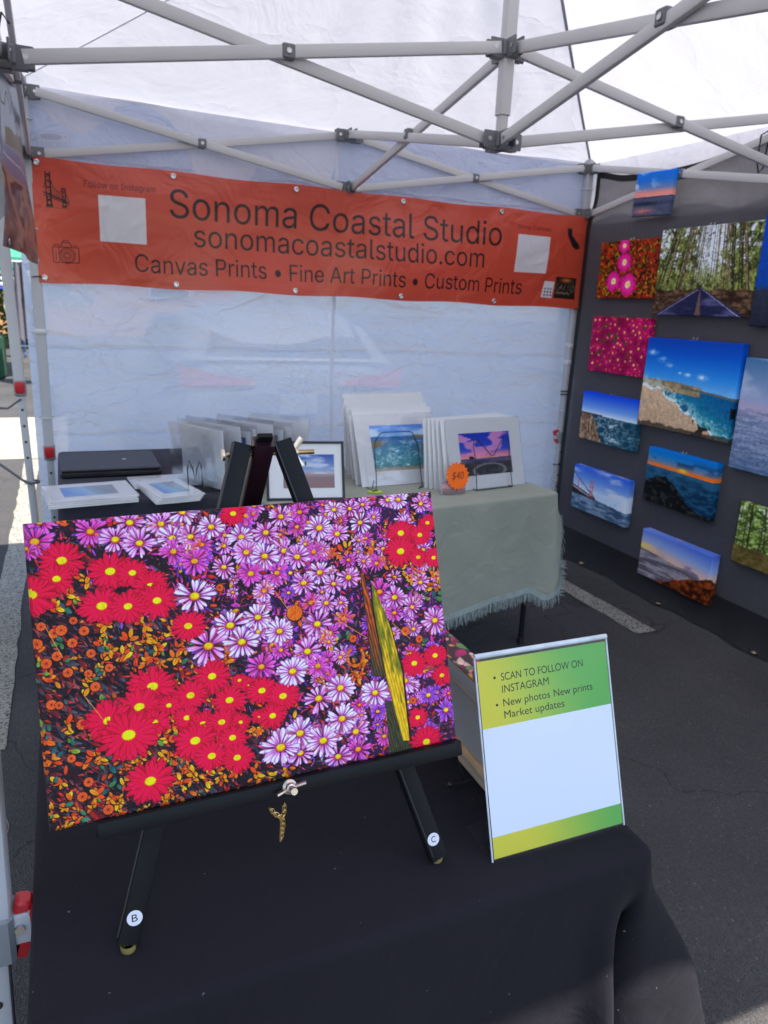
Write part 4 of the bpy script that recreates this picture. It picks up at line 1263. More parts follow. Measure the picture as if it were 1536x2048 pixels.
M_roof = cloth_mat("white_polyester_roof", (0.78, 0.77, 0.82), 0.262, 0.0, 0.8, 2.4, (1, 1, 1), dist=.045)
M_wallw = cloth_mat("white_side_wall_fabric", (0.80, 0.85, 0.97), 0.56, 0.085, 1.0, 3.4, (1.0, 1, 1.7), fold=0.12, dist=.062)
M_seam = mat("grey_seam_tape", (0.45, 0.46, 0.50), 0.7, 0, .3, 200)
PKZ, EZ, ER = 3.02, 2.345, 1.535
def roofpt(side, a, t):
    # a: -1..1 along the eave, t: 0 eave .. 1 peak
    r = ER*(1-t)
    z = EZ+(PKZ-EZ)*t-.055*math.sin(PI*t)*(1-.6*abs(a))-.018*(1-t)**3*(1-a*a)
    z += .012*math.sin(a*9+t*4)*math.sin(PI*t)*(1-a*a)+.008*math.sin(a*23+t*15)*math.sin(PI*t)*(1-a*a)
    x, y = a*r, r
    for _ in range(side): x, y = -y, x
    return (x, y, z)
for side in range(4):
    b = MB(); b.grid(lambda u, v: roofpt(side, u*2-1, v*.985), 44, 30)
    link("roof_panel", b, M_roof, tent, angle=80)
    b = MB()
    def val(u, v, side=side):
        a = u*2-1; x, y, z = roofpt(side, a, 0)
        k = 1+.012*v/ER*1.6+.006*v*math.sin(a*17+side)
        return (x*k, y*k, z-.335*v)
    b.grid(val, 40, 6); link("valance", b, M_roof, tent, angle=80)
    b = MB(); pts = [roofpt(side, 1, t/20*.98) for t in range(21)]
    b.grid(lambda u, v: (lambda p, s: (p[0]+s*(.009 if side in (0, 2) else -.009)*(1 if side == 0 else .35), p[1], p[2]-.006))(roofpt(side, 1, v*.98), u*2-1), 1, 30)
    link("hip_seam", b, M_seam, tent)
b = MB(); b.lathe([(.10, -.10), (.085, -.03), (.04, .0), (0, .008)], (0, 0, PKZ-.02), 20); link("peak_cap", b, M_roof, tent)
# unseen flap and rods, added so the roof's shadow edge falls farther forward
b = MB(); b.grid(lambda u, v: ((u*2-1)*1.52, -1.55-.78*v, EZ-.02-.13*v-.03*math.sin(PI*v)+.006*math.sin(u*20)), 30, 10)
link("added_shade_flap", b, M_roof, tent, angle=80)
for pp_ in ([(-1.5, -1.5, 2.05), (-1.5, -2.31, EZ-.16)], [(1.5, -1.5, 2.05), (1.5, -2.31, EZ-.16)], [(-1.51, -2.325, EZ-.158), (1.51, -2.325, EZ-.158)]):
    b = MB(); b.tube(pp_, .011, 10); link("shade_flap_rod", b, M_frame, tent)

# back wall
def wallpt(u, v):
    x = -1.555+3.13*u; z = .03+2.325*v
    y = 1.535+.012*math.sin(x*2.1+z*1.3)+.007*math.sin(x*5.3-z*4.1)+.004*math.sin(x*11+z*7)
    if z > 2.1: y += .0
    return (x, y, z)
b = MB(); b.grid(wallpt, 120, 90)
sw = link("side_wall", b, M_wallw, None, (0, 1.535, 0), angle=80)
tag(sw, "white fabric wall closing the back of the tent, a parked car showing through", "tent wall")
M_seamw = cloth_mat("white_seam_strip", (0.86, 0.87, 0.92), 0.35, 0.0, 0.1)
b = MB(); b.grid(lambda u, v: (-.048+.020*u-.012*v, wallpt((-.04+1.555)/3.13, v)[1]-.004, .03+2.3*v), 1, 60); link("centre_seam", b, M_seamw, sw, angle=80)
b = MB(); b.grid(lambda u, v: (-1.55+3.12*u, wallpt(u, .99)[1]-.004, 2.33+.02*v), 60, 1); link("top_hem", b, M_seamw, sw, angle=80)
# the maker's print shows mirrored through the cloth
def art_mark(w=260, h=150):
    A = full(w, h, C(232, 234, 244)); g_ = C(206, 210, 224)
    for a, b2 in (((6, 6), (254, 6)), ((254, 6), (254, 144)), ((254, 144), (6, 144)), ((6, 144), (6, 6))): line(A, *a, *b2, 4, g_)
    dot(A, 110, 106, 88, 24, g_); text(A, "EUROMAX", 24, 236, 20, 50, g_, mirror=True, bold=.02, ui=True)
    dot(A, 222, 112, 9, 9, g_)
    return A
mk = img_mat("mirrored_maker_print", art_mark(), .8, trans=.4)
b = MB(); b.grid(lambda u, v: (-1.452+.134*u, wallpt((-1.4+1.555)/3.13, .9)[1]-.005, 2.085+.08*v+.006*u), 4, 4); link("printed_mark", b, mk, sw)
b = MB()
for z in (.45, .9, 1.3, 1.75, 2.2):
    for x in (-1.5, 1.5): b.ring((x, 1.5, z), .034, .003, (0, 0, 1), 14, 6)
link("velcro_tie", b, M_whitepl, sw)

# ------------------------------------------------------------------ red banner
BX0, BX1, BZ0, BZ1, BY = -1.487, 1.545, 1.522, 2.046, 1.468
M_banner = img_mat("red_vinyl_banner", art_banner(), .28, spec=.4, coat=.22, bumpn=1.0)
def banpt(u, v):
    sag = .010*math.sin(u*PI*5)**2
    x = BX0+(BX1-BX0)*u
    y = BY+.010*math.sin(u*17+v*3)+.008*math.sin(u*8-v*5+1)+.006*math.sin(u*31+v*2)*(1-v*.4)
    return (x, y, BZ0+(BZ1-BZ0)*v+(.004*math.cos(u*PI*10) if v > .5 else -.004*math.cos(u*PI*10))*abs(v-.5)*2)
ban = thing("banner", "long red vinyl banner advertising a photo print studio tied across the back wall", "banner", (BX0, BY, BZ0))
b = MB(); b.grid(banpt, 160, 26); link("vinyl_sheet", b, M_banner, ban, angle=80)
for k, u in enumerate((.004, .2, .3965, .592, .791, .992)):
    for v in (.045, .955):
        p = Vector(banpt(max(.008, u), v)); r = MB()
        r.ring(p+Vector((0, -.004, 0)), .0095, .0042, (0, 1, 0), 18, 8); r.disc(p+Vector((0, -.001, 0)), .006, (0, 1, 0), .002, 12)
        link("grommet", r, M_alu, ban)
b = MB()
b.tube([(BX0+.012, BY-.006, BZ1-.024), (BX0+.006, BY-.012, BZ1-.004), (BX0-.002, 1.475, BZ1+.02), (-1.5, 1.47, BZ1+.03)], .0028, 6)
b.tube([(BX1-.02, BY-.006, BZ1-.024), (BX1-.03, BY-.014, BZ1-.002), (BX1-.042, 1.475, BZ1+.03)], .0028, 6)
b.tube([(BX0+.012, BY-.006, BZ0+.024), (BX0-.012, BY-.01, BZ0+.022), (BX0-.03, 1.47, BZ0+.02)], .0028, 6)
b.tube([(BX1-.02, BY-.006, BZ0+.024), (BX1-.04, BY-.012, BZ0+.004), (BX1-.075, 1.46, BZ0-.004)], .0028, 6)
link("tie_cord", b, M_cord, ban)

# ------------------------------------------------------------------ black display wall at the right
M_mesh = cloth_mat("charcoal_mesh_fabric", (0.165, 0.160, 0.182), 0.30, 0.18, 0.45, 3.0, (1, 1.6, .8), weave=.16, tcolor=(0.30, 0.29, 0.31))
M_hem = mat("black_hem_tape", (0.012, 0.012, 0.014), 0.7, 0, .4, 300)
def dtop(y):
    # slack top edge between its ties
    return 2.245+.045*math.exp(-((y-1.46)/.16)**2)-.018*math.exp(-((y-.85)/.3)**2)+.06*sm(.7, .1, y)
def sm(a, b, x):
    t = min(1, max(0, (x-a)/(b-a))); return t*t*(3-2*t)
def dwx(y, z):
    return 1.498+.036*sm(1.95, 2.12, z)+.004*math.sin(y*7+z*2)+.003*math.sin(y*15-z*5)*(1-z/2.4)-.02*math.exp(-((y-1.44)/.05)**2)*0
dw = thing("display_wall", "charcoal mesh fabric wall hung with canvas prints along the right side of the tent", "fabric wall", (1.5, -.05, 0))
def dpt(u, v):
    y = 1.455-3.0*u; z = .15+(dtop(y)-.15)*v
    return (dwx(y, z), y, z)
b = MB(); b.grid(dpt, 130, 90); link("mesh_panel", b, M_mesh, dw, angle=80)
b = MB(); b.grid(lambda u, v: (lambda y: (dwx(y, dtop(y))-.004, y, dtop(y)-.034*(1-v)+.002))(1.455-3.0*u), 90, 1); link("top_hem", b, M_hem, dw)
b = MB(); b.grid(lambda u, v: (dwx(1.45, .15+2.1*v)-.006, 1.462-.034*u, .12+(dtop(1.45)-.12)*v), 1, 50); link("edge_hem", b, M_hem, dw)
def skirt(u, v):
    y = 1.40-2.95*u
    w_ = .012*math.sin(y*9)+.008*math.sin(y*23+1)
    z = .17*(1-v)**1.2+.008
    return (1.492-.055*v*v+w_*v-.02*sm(1.1, 1.4, y)*v, y, z+.006*abs(math.sin(y*14))*v)
b = MB(); b.grid(skirt, 140, 8); link("floor_skirt", b, M_hem, dw, angle=80)
for y in (1.07, .407, -.207, -.82):
    r = MB(); r.ring((1.435, y, .022), .013, .0045, (.15, 0, 1), 16, 8); link("grommet", r, M_brassg, dw)
for y in (.262, -.9):
    r = MB(); r.ring((dwx(y, 2.2)-.008, y, dtop(y)-.017), .013, .0045, (1, 0, 0), 16, 8); link("grommet", r, M_brassg, dw)
    r = MB(); r.tube([(1.52, y, dtop(y)-.02), (1.505, y+.004, H1-.01), (1.475, y+.01, H1-.03), (1.478, y+.012, 2.17), (1.5, y+.016, 2.13), (1.516, y+.01, 2.15), (1.512, y, dtop(y)-.02)], .0038, 6)
    link("bungee", r, M_cord, dw)
# ties round the corner leg
b = MB()
for z in (1.0, 1.02): b.ring((1.5, 1.49, z), .034, .004, (0, .1, 1), 16, 6)
b.tube([(1.535, 1.47, 1.01), (1.54, 1.44, .99), (1.5, 1.40, .86), (1.495, 1.30, .78)], .003, 6)
b.ring((1.5, 1.49, .55), .034, .003, (0, .1, 1), 16, 6)
link("tie_cord", b, M_cord, dw)

def canvas_print(label, art, xf, y0, y1, z0, z1, depth=.036, name="canvas_print", hook=True, gain=1.28, rot=0.0):
    """stretched canvas hanging on the right wall: y0 left edge, y1 right edge (y0 > y1)"""
    t = thing(name, label, "canvas print", (xf+depth, (y0+y1)/2, z0))
    m = img_mat("print_"+art.__name__[4:], detail(art(), len(label)), .65, weave=.12, ext='MIRROR', gain=gain, spec=.15)
    w, h = y0-y1, z1-z0
    def P(a, d, c):   # a across, c up, d depth
        yy = (a-.5)*w; zz = (c-.5)*h
        y2 = yy*math.cos(rot)-zz*math.sin(rot); z2 = yy*math.sin(rot)+zz*math.cos(rot)
        return (xf+d, (y0+y1)/2-y2, (z0+z1)/2+z2)
    b = MB(); e = .004
    fr = [(e/w, e/h), (1-e/w, e/h), (1-e/w, 1-e/h), (e/w, 1-e/h)]
    b.grid(lambda u, v: P(e/w+(1-2*e/w)*u, .0015*math.sin(PI*u)*math.sin(PI*v), e/h+(1-2*e/h)*v), 6, 6, lambda u, v: (.02+.96*u, .02+.96*v))
    # wrapped sides, continuing the picture
    for (A0, B0, du, dv) in (((0, 0), (1, 0), 0, -1), ((1, 0), (1, 1), 1, 0), ((1, 1), (0, 1), 0, 1), ((0, 1), (0, 0), -1, 0)):
        def sp(u, v):
            a = A0[0]+(B0[0]-A0[0])*u; c = A0[1]+(B0[1]-A0[1])*u
            d = [0, .004, depth][v]
            ia = a+(-1 if a > .5 else 1)*e/w*(1 if v == 0 else 0)*(1); ic = c+(-1 if c > .5 else 1)*e/h*(1 if v == 0 else 0)
            return P(ia, d, ic)
        vs = []; uvs = []
        for v in range(3):
            for u in range(2):
                vs.append(sp(u, v))
                a = A0[0]+(B0[0]-A0[0])*u; c = A0[1]+(B0[1]-A0[1])*u
                k = [0, .01, .02+depth/h*.8][v]
                uvs.append((.02+.96*a+du*k, .02+.96*c+dv*k))
        b.add(vs, [(0, 1, 3, 2), (2, 3, 5, 4)], uvs)
    link("printed_canvas", b, m, t, angle=50)
    s = MB(); d = depth-.002
    ia, ic = .021/w, .021/h
    for (a0, c0, a1, c1) in ((.004/w, ic, 1-.004/w, ic), (.004/w, 1-ic, 1-.004/w, 1-ic), (ia, 2*ic, ia, 1-2*ic), (1-ia, 2*ic, 1-ia, 1-2*ic)):
        s.bar(P(a0, d-.006, c0), P(a1, d-.006, c1), .03, .010, (1, 0, 0))
    link("stretcher", s, M_pine, t)
    if hook:
        s = MB()
        for dy in (-.012, .012):
            s.tube([P(.5+dy/w, depth*.4, 1.0), P(.5+dy/w, depth*.5, 1+.012/h), P(.5+dy*1.3/w, depth, 1+.02/h)], .0016, 6)
        link("hook", s, M_alu, t)
    return t
canvas_print("small canvas of a pink dusk over a shallow bay, topmost on the charcoal wall", art_pink_dusk, 1.455, 1.03, .748, 2.0, 2.215, .022, rot=-.04)
canvas_print("canvas of three large pink ice plant flowers among red leaves", art_pink_trio, 1.462, 1.262, .79, 1.585, 1.89)
canvas_print("canvas of a road running through tall redwood trees", art_forest_road, 1.455, .778, .16, 1.505, 1.922)
canvas_print("canvas packed with a field of small magenta flowers", art_pink_field, 1.462, 1.262, .785, 1.172, 1.485)
canvas_print("large canvas of a turquoise bay with sandy beach under deep blue sky", art_beach, 1.45, .772, .155, .928, 1.39)
canvas_print("canvas of white surf swirling below a brown cliff", art_cliff_surf, 1.462, 1.272, .785, .766, 1.05)
canvas_print("small canvas of a red suspension bridge over rough grey water", art_bridge, 1.452, 1.262, .772, .335, .602, .045)
canvas_print("canvas of an orange sunset behind a dark headland", art_sunset_head, 1.45, .655, .192, .533, .825, .045)
canvas_print("canvas of a brown rocky shore at sunset, lowest on the charcoal wall", art_brown_coast, 1.445, .61, .12, .122, .38, .05)
canvas_print("tall canvas of a calm lilac lake under grey clouds", art_lake, 1.452, .132, -.27, .823, 1.332)
canvas_print("canvas of a bright green woodland, low at the edge of the wall", art_forest, 1.455, .03, -.40, .39, .682)
canvas_print("canvas with blue sky over a dark lower half, beside the redwood road", art_blue_dusk, 1.455, .155, -.25, 1.47, 1.97)
# ------------------------------------------------------------------ tables and cloths
def folding_table(label, x0, x1, y0, y1, yaw, piv, ztop=.735, group=None):
    Rz = Matrix.Rotation(yaw, 3, 'Z'); pv = Vector((piv[0], piv[1], 0))
    T = lambda x, y, z: pv+Rz@Vector((x-piv[0], y-piv[1], z))
    t = thing("folding_table", label, "table", T((x0+x1)/2, (y0+y1)/2, 0))
    b = MB(); b.box(T((x0+x1)/2, (y0+y1)/2, ztop-.02), (x1-x0-.02, y1-y0-.02, .036), Rz, .008); link("table_top", b, M_tabletop, t)
    for x in (x0+.06, x1-.06):
        for y in (y0+.09, y1-.09):
            b = MB(); b.tube([T(x, y, ztop-.04), T(x, y, .02)], .0125, 10); l = link("leg", b, M_black, t)
            b = MB(); b.tube([T(x, y, .035), T(x, y, .002)], .017, 12); link("rubber_foot", b, M_rubber, l)
    b = MB()
    for y in (y0+.09, y1-.09): b.tube([T(x0+.06, y, .3), T(x1-.06, y, .3)], .009, 8)
    link("cross_brace", b, M_black, t)
    return t

def drape(name, label, cat, m, x0, x1, y0, y1, yaw, piv, ztop, zb, fold, nd=26, seg=.012, solid=.0015):
    Rz = Matrix.Rotation(yaw, 3, 'Z'); pv = Vector((piv[0], piv[1], 0))
    T = lambda x, y, z: pv+Rz@Vector((x-piv[0], y-piv[1], z))
    r = .022; w, d = x1-x0, y1-y0
    pts = []   # (x, y, nx, ny, s)
    sides = [((x0+r, y0), (1, 0), (0, -1), w-2*r, 0), ((x1, y0+r), (0, 1), (1, 0), d-2*r, w), ((x1-r, y1), (-1, 0), (0, 1), w-2*r, w+d), ((x0, y1-r), (0, -1), (-1, 0), d-2*r, 2*w+d)]
    for i, (p, dr, nn, ln, s0) in enumerate(sides):
        n = max(4, int(ln/seg))
        for k in range(n+1):
            a = k/n*ln
            pts.append((p[0]+dr[0]*a, p[1]+dr[1]*a, nn[0], nn[1], s0+r+a))
        c = (p[0]+dr[0]*ln-nn[0]*r, p[1]+dr[1]*ln-nn[1]*r)
        a0 = math.atan2(nn[1], nn[0])
        for k in range(1, 6):
            a = a0+k/6*PI/2
            pts.append((c[0]+r*math.cos(a), c[1]+r*math.sin(a), math.cos(a), math.sin(a), s0+ln+r+r*k/6*1.57))
    P = len(pts); vs = []
    prof = [(-.022, 0), (-.012, -.0012), (-.005, -.004), (-.0012, -.009), (0, -.016)]
    for o, dz in prof:
        vs += [T(p[0]+p[2]*o, p[1]+p[3]*o, ztop+dz) for p in pts]
    for k in range(1, nd+1):
        v = k/nd
        for p in pts:
            zbv = zb(p[4]); z = ztop-.016+(zbv-ztop+.016)*v
            o = fold(p[4], v, z)
            sh = 0
            if isinstance(o, tuple): o, sh = o
            vs.append(T(p[0]+p[2]*o-p[3]*sh, p[1]+p[3]*o+p[2]*sh, z))
    R = len(prof)+nd; fs = [tuple(range(P))]
    for a in range(R-1):
        for i in range(P):
            j = (i+1) % P
            fs.append((a*P+j, a*P+i, (a+1)*P+i, (a+1)*P+j))
    b = MB(); b.add(vs, fs)
    o = link(name, b, m, None, T((x0+x1)/2, (y0+y1)/2, 0), angle=75, solid=solid)
    tag(o, label, cat)
    return o, pts, T

def black_cloth_mat(name, color, sheen=.03, wr=.32):
    m = mat(name, color, .88, 0, .0, 1, .12, 2.2, spec=.10)
    nt = m.node_tree; b = nt.nodes[m["_b"]]; L = nt.links.new
    b.inputs["Sheen Weight"].default_value = sheen
    b.inputs["Sheen Roughness"].default_value = .4
    tc = nt.nodes.new("ShaderNodeTexCoord")
    n1 = nt.nodes.new("ShaderNodeTexNoise"); n1.inputs["Scale"].default_value = 900; n1.inputs["Detail"].default_value = 2
    n2 = nt.nodes.new("ShaderNodeTexNoise"); n2.inputs["Scale"].default_value = 7; n2.inputs["Detail"].default_value = 5; n2.inputs["Distortion"].default_value = 1.0
    L(tc.outputs["Object"], n1.inputs[0]); L(tc.outputs["Object"], n2.inputs[0])
    b1 = nt.nodes.new("ShaderNodeBump"); b1.inputs["Strength"].default_value = .5; b1.inputs["Distance"].default_value = .0012
    b2 = nt.nodes.new("ShaderNodeBump"); b2.inputs["Strength"].default_value = wr; b2.inputs["Distance"].default_value = .03
    L(n2.outputs[0], b2.inputs["Height"]); L(n1.outputs[0], b1.inputs["Height"]); L(b2.outputs[0], b1.inputs["Normal"]); L(b1.outputs[0], b.inputs["Normal"])
    # lint and dust specks
    n3 = nt.nodes.new("ShaderNodeTexNoise"); n3.inputs["Scale"].default_value = 120; n3.inputs["Detail"].default_value = 1
    L(tc.outputs["Object"], n3.inputs[0])
    mr = nt.nodes.new("ShaderNodeMapRange"); mr.inputs[1].default_value = .80; mr.inputs[2].default_value = .83; mr.inputs[4].default_value = .5
    L(n3.outputs[0], mr.inputs[0])
    src = b.inputs["Base Color"].links[0].from_socket
    mx = nt.nodes.new("ShaderNodeMix"); mx.data_type = 'RGBA'
    L(mr.outputs[0], mx.inputs[0]); L(src, mx.inputs[6]); mx.inputs[7].default_value = (.35, .35, .36, 1)
    L(mx.outputs[2], b.inputs["Base Color"])
    return m
M_blackcloth = black_cloth_mat("black_table_linen", (0.0165, 0.0150, 0.0195))
M_slate = black_cloth_mat("dark_slate_table_linen", (0.052, 0.050, 0.066))
M_sage = black_cloth_mat("sage_green_table_linen", (0.34, 0.355, 0.29), .1, .42)

def gs(x, c, w): return math.exp(-((x-c)/w)**2)
# front table
FX0, FX1, FY0, FY1 = -1.489, -.665, -1.725, .02
fw, fd = FX1-FX0, FY1-FY0
folding_table("folding table under the black cloth that carries the easel", FX0, FX1, FY0, FY1, 0, (0, 0))
def ffold(s, v, z):
    sh = 0
    lf = 1-.8*sm(2*fw+fd-.2, 2*fw+fd, s)
    o = (.018*v+.012*v*math.sin(s*11+.6))*lf+.006*v*math.sin(s*29+2)
    c = fw
    g = sm(0, .42, v)
    o += g*(.045*gs(s, c-.085, .022)-.15*gs(s, c-.024, .030)+.05*gs(s, c+.060, .04))+v*.26*gs(s, c+.07, .09)
    sh = -.03*g*gs(s, c+.05, .04)
    o += g*.02*gs(s, c+.30, .05)+g*.018*gs(s, c-.42, .06)
    o += v*(.05*gs(s, 2*fw+fd, .1)+.05*gs(s, fw+fd, .1))
    o += .004*v*math.sin(z*60+s*8)*gs(s, c-.16, .06)
    return (o, sh)
drape("tablecloth", "black linen tablecloth over the front table under the flower canvas easel", "tablecloth", M_blackcloth, FX0, FX1, FY0, FY1, 0, (0, 0), .742, lambda s: .015+.01*math.sin(s*7), ffold, nd=44, seg=.008)
# back left table
DX0, DX1, DY0, DY1 = -1.462, -.70, .44, 1.45
folding_table("folding table under the dark slate cloth at the back left", DX0, DX1, DY0, DY1, 0, (0, 0))
drape("tablecloth", "dark slate tablecloth on the back left table under the black case", "tablecloth", M_slate, DX0, DX1, DY0, DY1, 0, (0, 0), .742,
      lambda s: .02, lambda s, v, z: .01*v+.01*v*math.sin(s*13)+.04*v*gs(s, 0, .08)+.04*v*gs(s, .762, .08), seg=.02)
# green table
GX0, GX1, GY0, GY1 = -.70, .534, .17, .95
GYAW = math.radians(7.5); GP = (.534, .17)
gw, gd = GX1-GX0, GY1-GY0
folding_table("folding table with black legs under the fringed sage green cloth", GX0, GX1, GY0, GY1, GYAW, GP)
def gzb(s):
    c = gw
    z = .285+.022*math.sin(s*6.2+.9)+.008*math.sin(s*17)
    if s > c-.02: z += .30*sm(c-.02, c+.05, s)
    if s < .04 or s > 2*gw+2*gd-.1: z += 0
    if s < .08: z = z-.04*gs(s, 0, .05)
    z -= .05*gs(s, c-.05, .05)
    return z
def gfold(s, v, z):
    c = gw
    o = .006*v+.010*v*math.sin(s*9+1)+.004*v*math.sin(s*25)
    o += v*(.035*gs(s, c-.02, .07)+.05*gs(s, c+.05, .05)+.02*gs(s, c+.3, .1))
    return o
gc, gpts, GT = drape("tablecloth", "sage green tablecloth with pale fringe on the back table under the matted prints", "tablecloth", M_sage, GX0, GX1, GY0, GY1, GYAW, GP, .742, gzb, gfold, seg=.012)
M_fringe = mat("pale_sage_fringe", (0.36, 0.42, 0.40), .8, 0, .5, 300, .15, 40)
b = MB(); b2 = MB(); P = len(gpts)
def gedge(p, z, extra=0.0):
    v = 1.0; o = gfold(p[4], v, z)+extra
    return GT(p[0]+p[2]*o, p[1]+p[3]*o, z)
for i in range(P):
    j = (i+1) % P; p, q = gpts[i], gpts[j]
    if p[4] > q[4]+1: continue
    zp, zq = gzb(p[4]), gzb(q[4])
    b.add([gedge(p, zp+.022, .004), gedge(q, zq+.022, .004), gedge(q, zq-.004, .006), gedge(p, zp-.004, .006)], [(0, 3, 2, 1)])
    for k in range(5):
        t = (k+rnd.random()*.6)/5
        A_ = gedge(p, zp, .004).lerp(gedge(q, zq, .004), t)
        out = (GT(p[0]+p[2], p[1]+p[3], 0)-GT(p[0], p[1], 0)).normalized()
        tip = A_+Vector((rnd.gauss(0, .006), rnd.gauss(0, .006), -rnd.uniform(.034, .052)))+out*rnd.uniform(0, .012)
        b2.tube([A_, A_.lerp(tip, .5)+Vector((rnd.gauss(0, .002), 0, 0)), tip], [.0018, .0015, .0009], 4, caps=False)
# vertical fringe at the front right edge of the cloth
for i in range(46):
    z = .27+.17*i/46; s = gw-.004
    p = (GX1, GY0, .7, -.7, s)
    A_ = GT(GX1+.7*(.03*(1-(z-.25)/.5)), GY0-.7*(.03), z)
    tip = A_+Vector((rnd.uniform(.03, .05), rnd.gauss(0, .006), -.012+rnd.gauss(0, .006)))
    b2.tube([A_, tip], [.0018, .0009], 4, caps=False)
link("fringe_band", b, M_fringe, gc, angle=80)
fr = link("fringe", b2, M_fringe, gc); fr["kind"] = "stuff"

# ------------------------------------------------------------------ easel with the flower canvas
TILT = math.radians(18.81)
Xa = Vector((1, .0, 0)); Ua = Vector((0, math.sin(TILT), math.cos(TILT))); Na = Vector((0, -math.cos(TILT), math.sin(TILT)))
footB, footC = Vector((-1.383, -1.640, .745)), Vector((-.978, -1.633, .745))
ez = thing("tabletop_easel", "black wooden tabletop easel standing on the black cloth and holding the flower canvas", "easel", (-1.19, -1.55, .742))
def pln(x, z, off=0.0):   # a point of the front leg plane
    return Vector((x, -1.640+(z-.742)*math.tan(TILT), z))+Na*off
topL, topR = pln(-1.2040, 1.300), pln(-1.1520, 1.303)
M_foot = mat("brass_foot_pad", (0.45, 0.36, 0.12), .4, .4)
for (f, tp, ch) in ((footB, topL, "B"), (footC, topR, "C")):
    b = MB(); b.bar(pln(f.x, .752), tp, .017, .0245, Na.cross(tp-f), ch=.002)
    l = link("leg", b, M_blackwood, ez)
    b = MB(); b.bar(pln(f.x, .76)+Na*.0088+(tp-f).cross(Na).normalized()*-.0115, tp+Na*.0088+(tp-f).cross(Na).normalized()*-.0115, .002, .002, Na); link("bevel", b, M_black, l)
    b = MB(); b.lathe([(0, -.006), (.006, -.006), (.0085, -.003), (.009, .0), (.009, .006)], (f.x, f.y, .7475), 14); link("foot_pad", b, M_foot, l)
    d = (tp-pln(f.x, .752)).normalized(); side = d.cross(Na).normalized()
    c0 = pln(f.x, .752)+d*.030+Na*.0098
    mm = img_mat("round_letter_sticker_"+ch, art_leg_letter(ch), .4)
    b = MB(); n = 24; vs = [c0+Vector((0, 0, 0))]; uv = [(.5, .5)]
    for k in range(n):
        a = 2*PI*k/n; vs.append(c0+Xa*math.cos(a)*.0088+Ua*math.sin(a)*.0088); uv.append((.5+.46*math.cos(a), .5+.46*math.sin(a)))
    b.add(vs, [(0, k+1, (k+1) % n+1) for k in range(n)], uv); link("sticker", b, mm, l)
# rear leg with its curved top
b = MB(); b.bar(pln(-1.178, 1.301)+Na*.012, (-1.205, -1.12, .75), .020, .027, (1, 0, 0), ch=.003); rl = link("rear_leg", b, M_plum, ez)
b = MB(); b.bar(pln(-1.178, 1.3)+Na*.011, pln(-1.178, 1.305)+Na*.009, .020, .0275, Na, ch=.002); link("leg_cap", b, M_blackwood, rl)
# pivot bolt and wing nut
hc = pln(-1.1785, 1.288, -.004)
b = MB(); b.tube([hc+Vector((-.046, 0, 0)), hc+Vector((.072, .003, 0))], .0030, 12)
for k in range(14): b.ring(hc+Vector((.048+.0018*k, .0027, 0)), .0030, .0006, (1, 0, 0), 10, 4)
bolt = link("pivot_bolt", b, M_brass, ez)
def wingnut(c, ax, up, name="wing_nut", s=1.0, tw=1.0):
    c = Vector(c); ax = Vector(ax).normalized(); up = Vector(up).normalized(); sd = ax.cross(up)
    b = MB(); b.lathe([(.004*s, -.001), (.0085*s, -.001), (.0085*s, .002*s), (.0062*s, .004*s), (.0055*s, .009*s), (.0035*s, .010*s)], c, 16, ax)
    for sg in (-1, 1):
        R0 = c+up*sg*.005*s+ax*.005*s; R1 = c+up*sg*.019*s+ax*.015*s*tw
        b.bar(R0, R1, .0030*s, .0085*s, ax, ch=.001)
    return link(name, b, M_nickel, ez)
wingnut(hc+Vector((.040, .002, 0)), (1, .05, 0), (0, .1, 1))
b = MB(); b.disc(hc+Vector((-.050, 0, 0)), .0075, (1, 0, 0), .003, 16); link("bolt_head", b, M_nickel, ez)
# ledge, its metal clamp and chain
LZ = .879
lc = pln(-1.174, LZ)
b = MB(); b.bar(Vector((-1.409, lc.y, LZ+.016))+Na*.026, Vector((-.952, lc.y, LZ+.024))+Na*.029, .027, .016, Ua, ch=.0015); ld = link("ledge", b, M_blackwood, ez)
b = MB(); b.bar(Vector((-1.407, lc.y, LZ+.016))+Na*.0445-Ua*.001, Vector((-.954, lc.y, LZ+.024))+Na*.0445-Ua*.001, .003, .018, Ua, ch=.001); link("ledge_lip", b, M_blackwood, ld)
wc = Vector((-1.1905, lc.y, LZ+.0215))+Na*.047
wingnut(wc, Na, Vector((.93, 0, .25)), s=1.0, tw=.6)
b = MB(); b.tube([wc-Na*.004, wc+Na*.022], .0042, 12); link("clamp_bolt", b, M_nickel, ez)
b = MB(); b.disc(wc, .0088, Na, .0025, 22); b.ring(wc+Na*.002, .0068, .0012, Na, 18, 6); link("washer", b, M_nickel, ez)
b = MB()
def links(path, n, s=.0036):
    P = [Vector(p) for p in path]
    L_ = [0]
    for a, c in zip(P, P[1:]): L_.append(L_[-1]+(c-a).length)
    for k in range(n):
        t = L_[-1]*(k+.5)/n; i = max(j for j in range(len(L_)) if L_[j] <= t); i = min(i, len(P)-2)
        q = P[i].lerp(P[i+1], (t-L_[i])/max(1e-6, L_[i+1]-L_[i])); d = (P[i+1]-P[i]).normalized()
        side = d.cross(Na).normalized() if k % 2 else d.cross(Xa).normalized()
        cc = d.cross(side)
        pts = [q+d*math.cos(a)*s*1.25+side*math.sin(a)*s*.72 for a in [2*PI*m_/10 for m_ in range(10)]]
        b.tube(pts, .00062, 5, closed=True)
base_y = wc.y+.012
CZ = .016; c1_ = Vector((-1.204, base_y, .866+CZ)); c2_ = Vector((-1.193, base_y, .868+CZ)); c3_ = Vector((-1.196, base_y, .848+CZ))
links([(-1.2115, base_y, .8655+CZ), (-1.205, base_y, .856+CZ), c3_], 6)
links([c2_, (-1.1935, base_y, .855+CZ), c3_], 5)
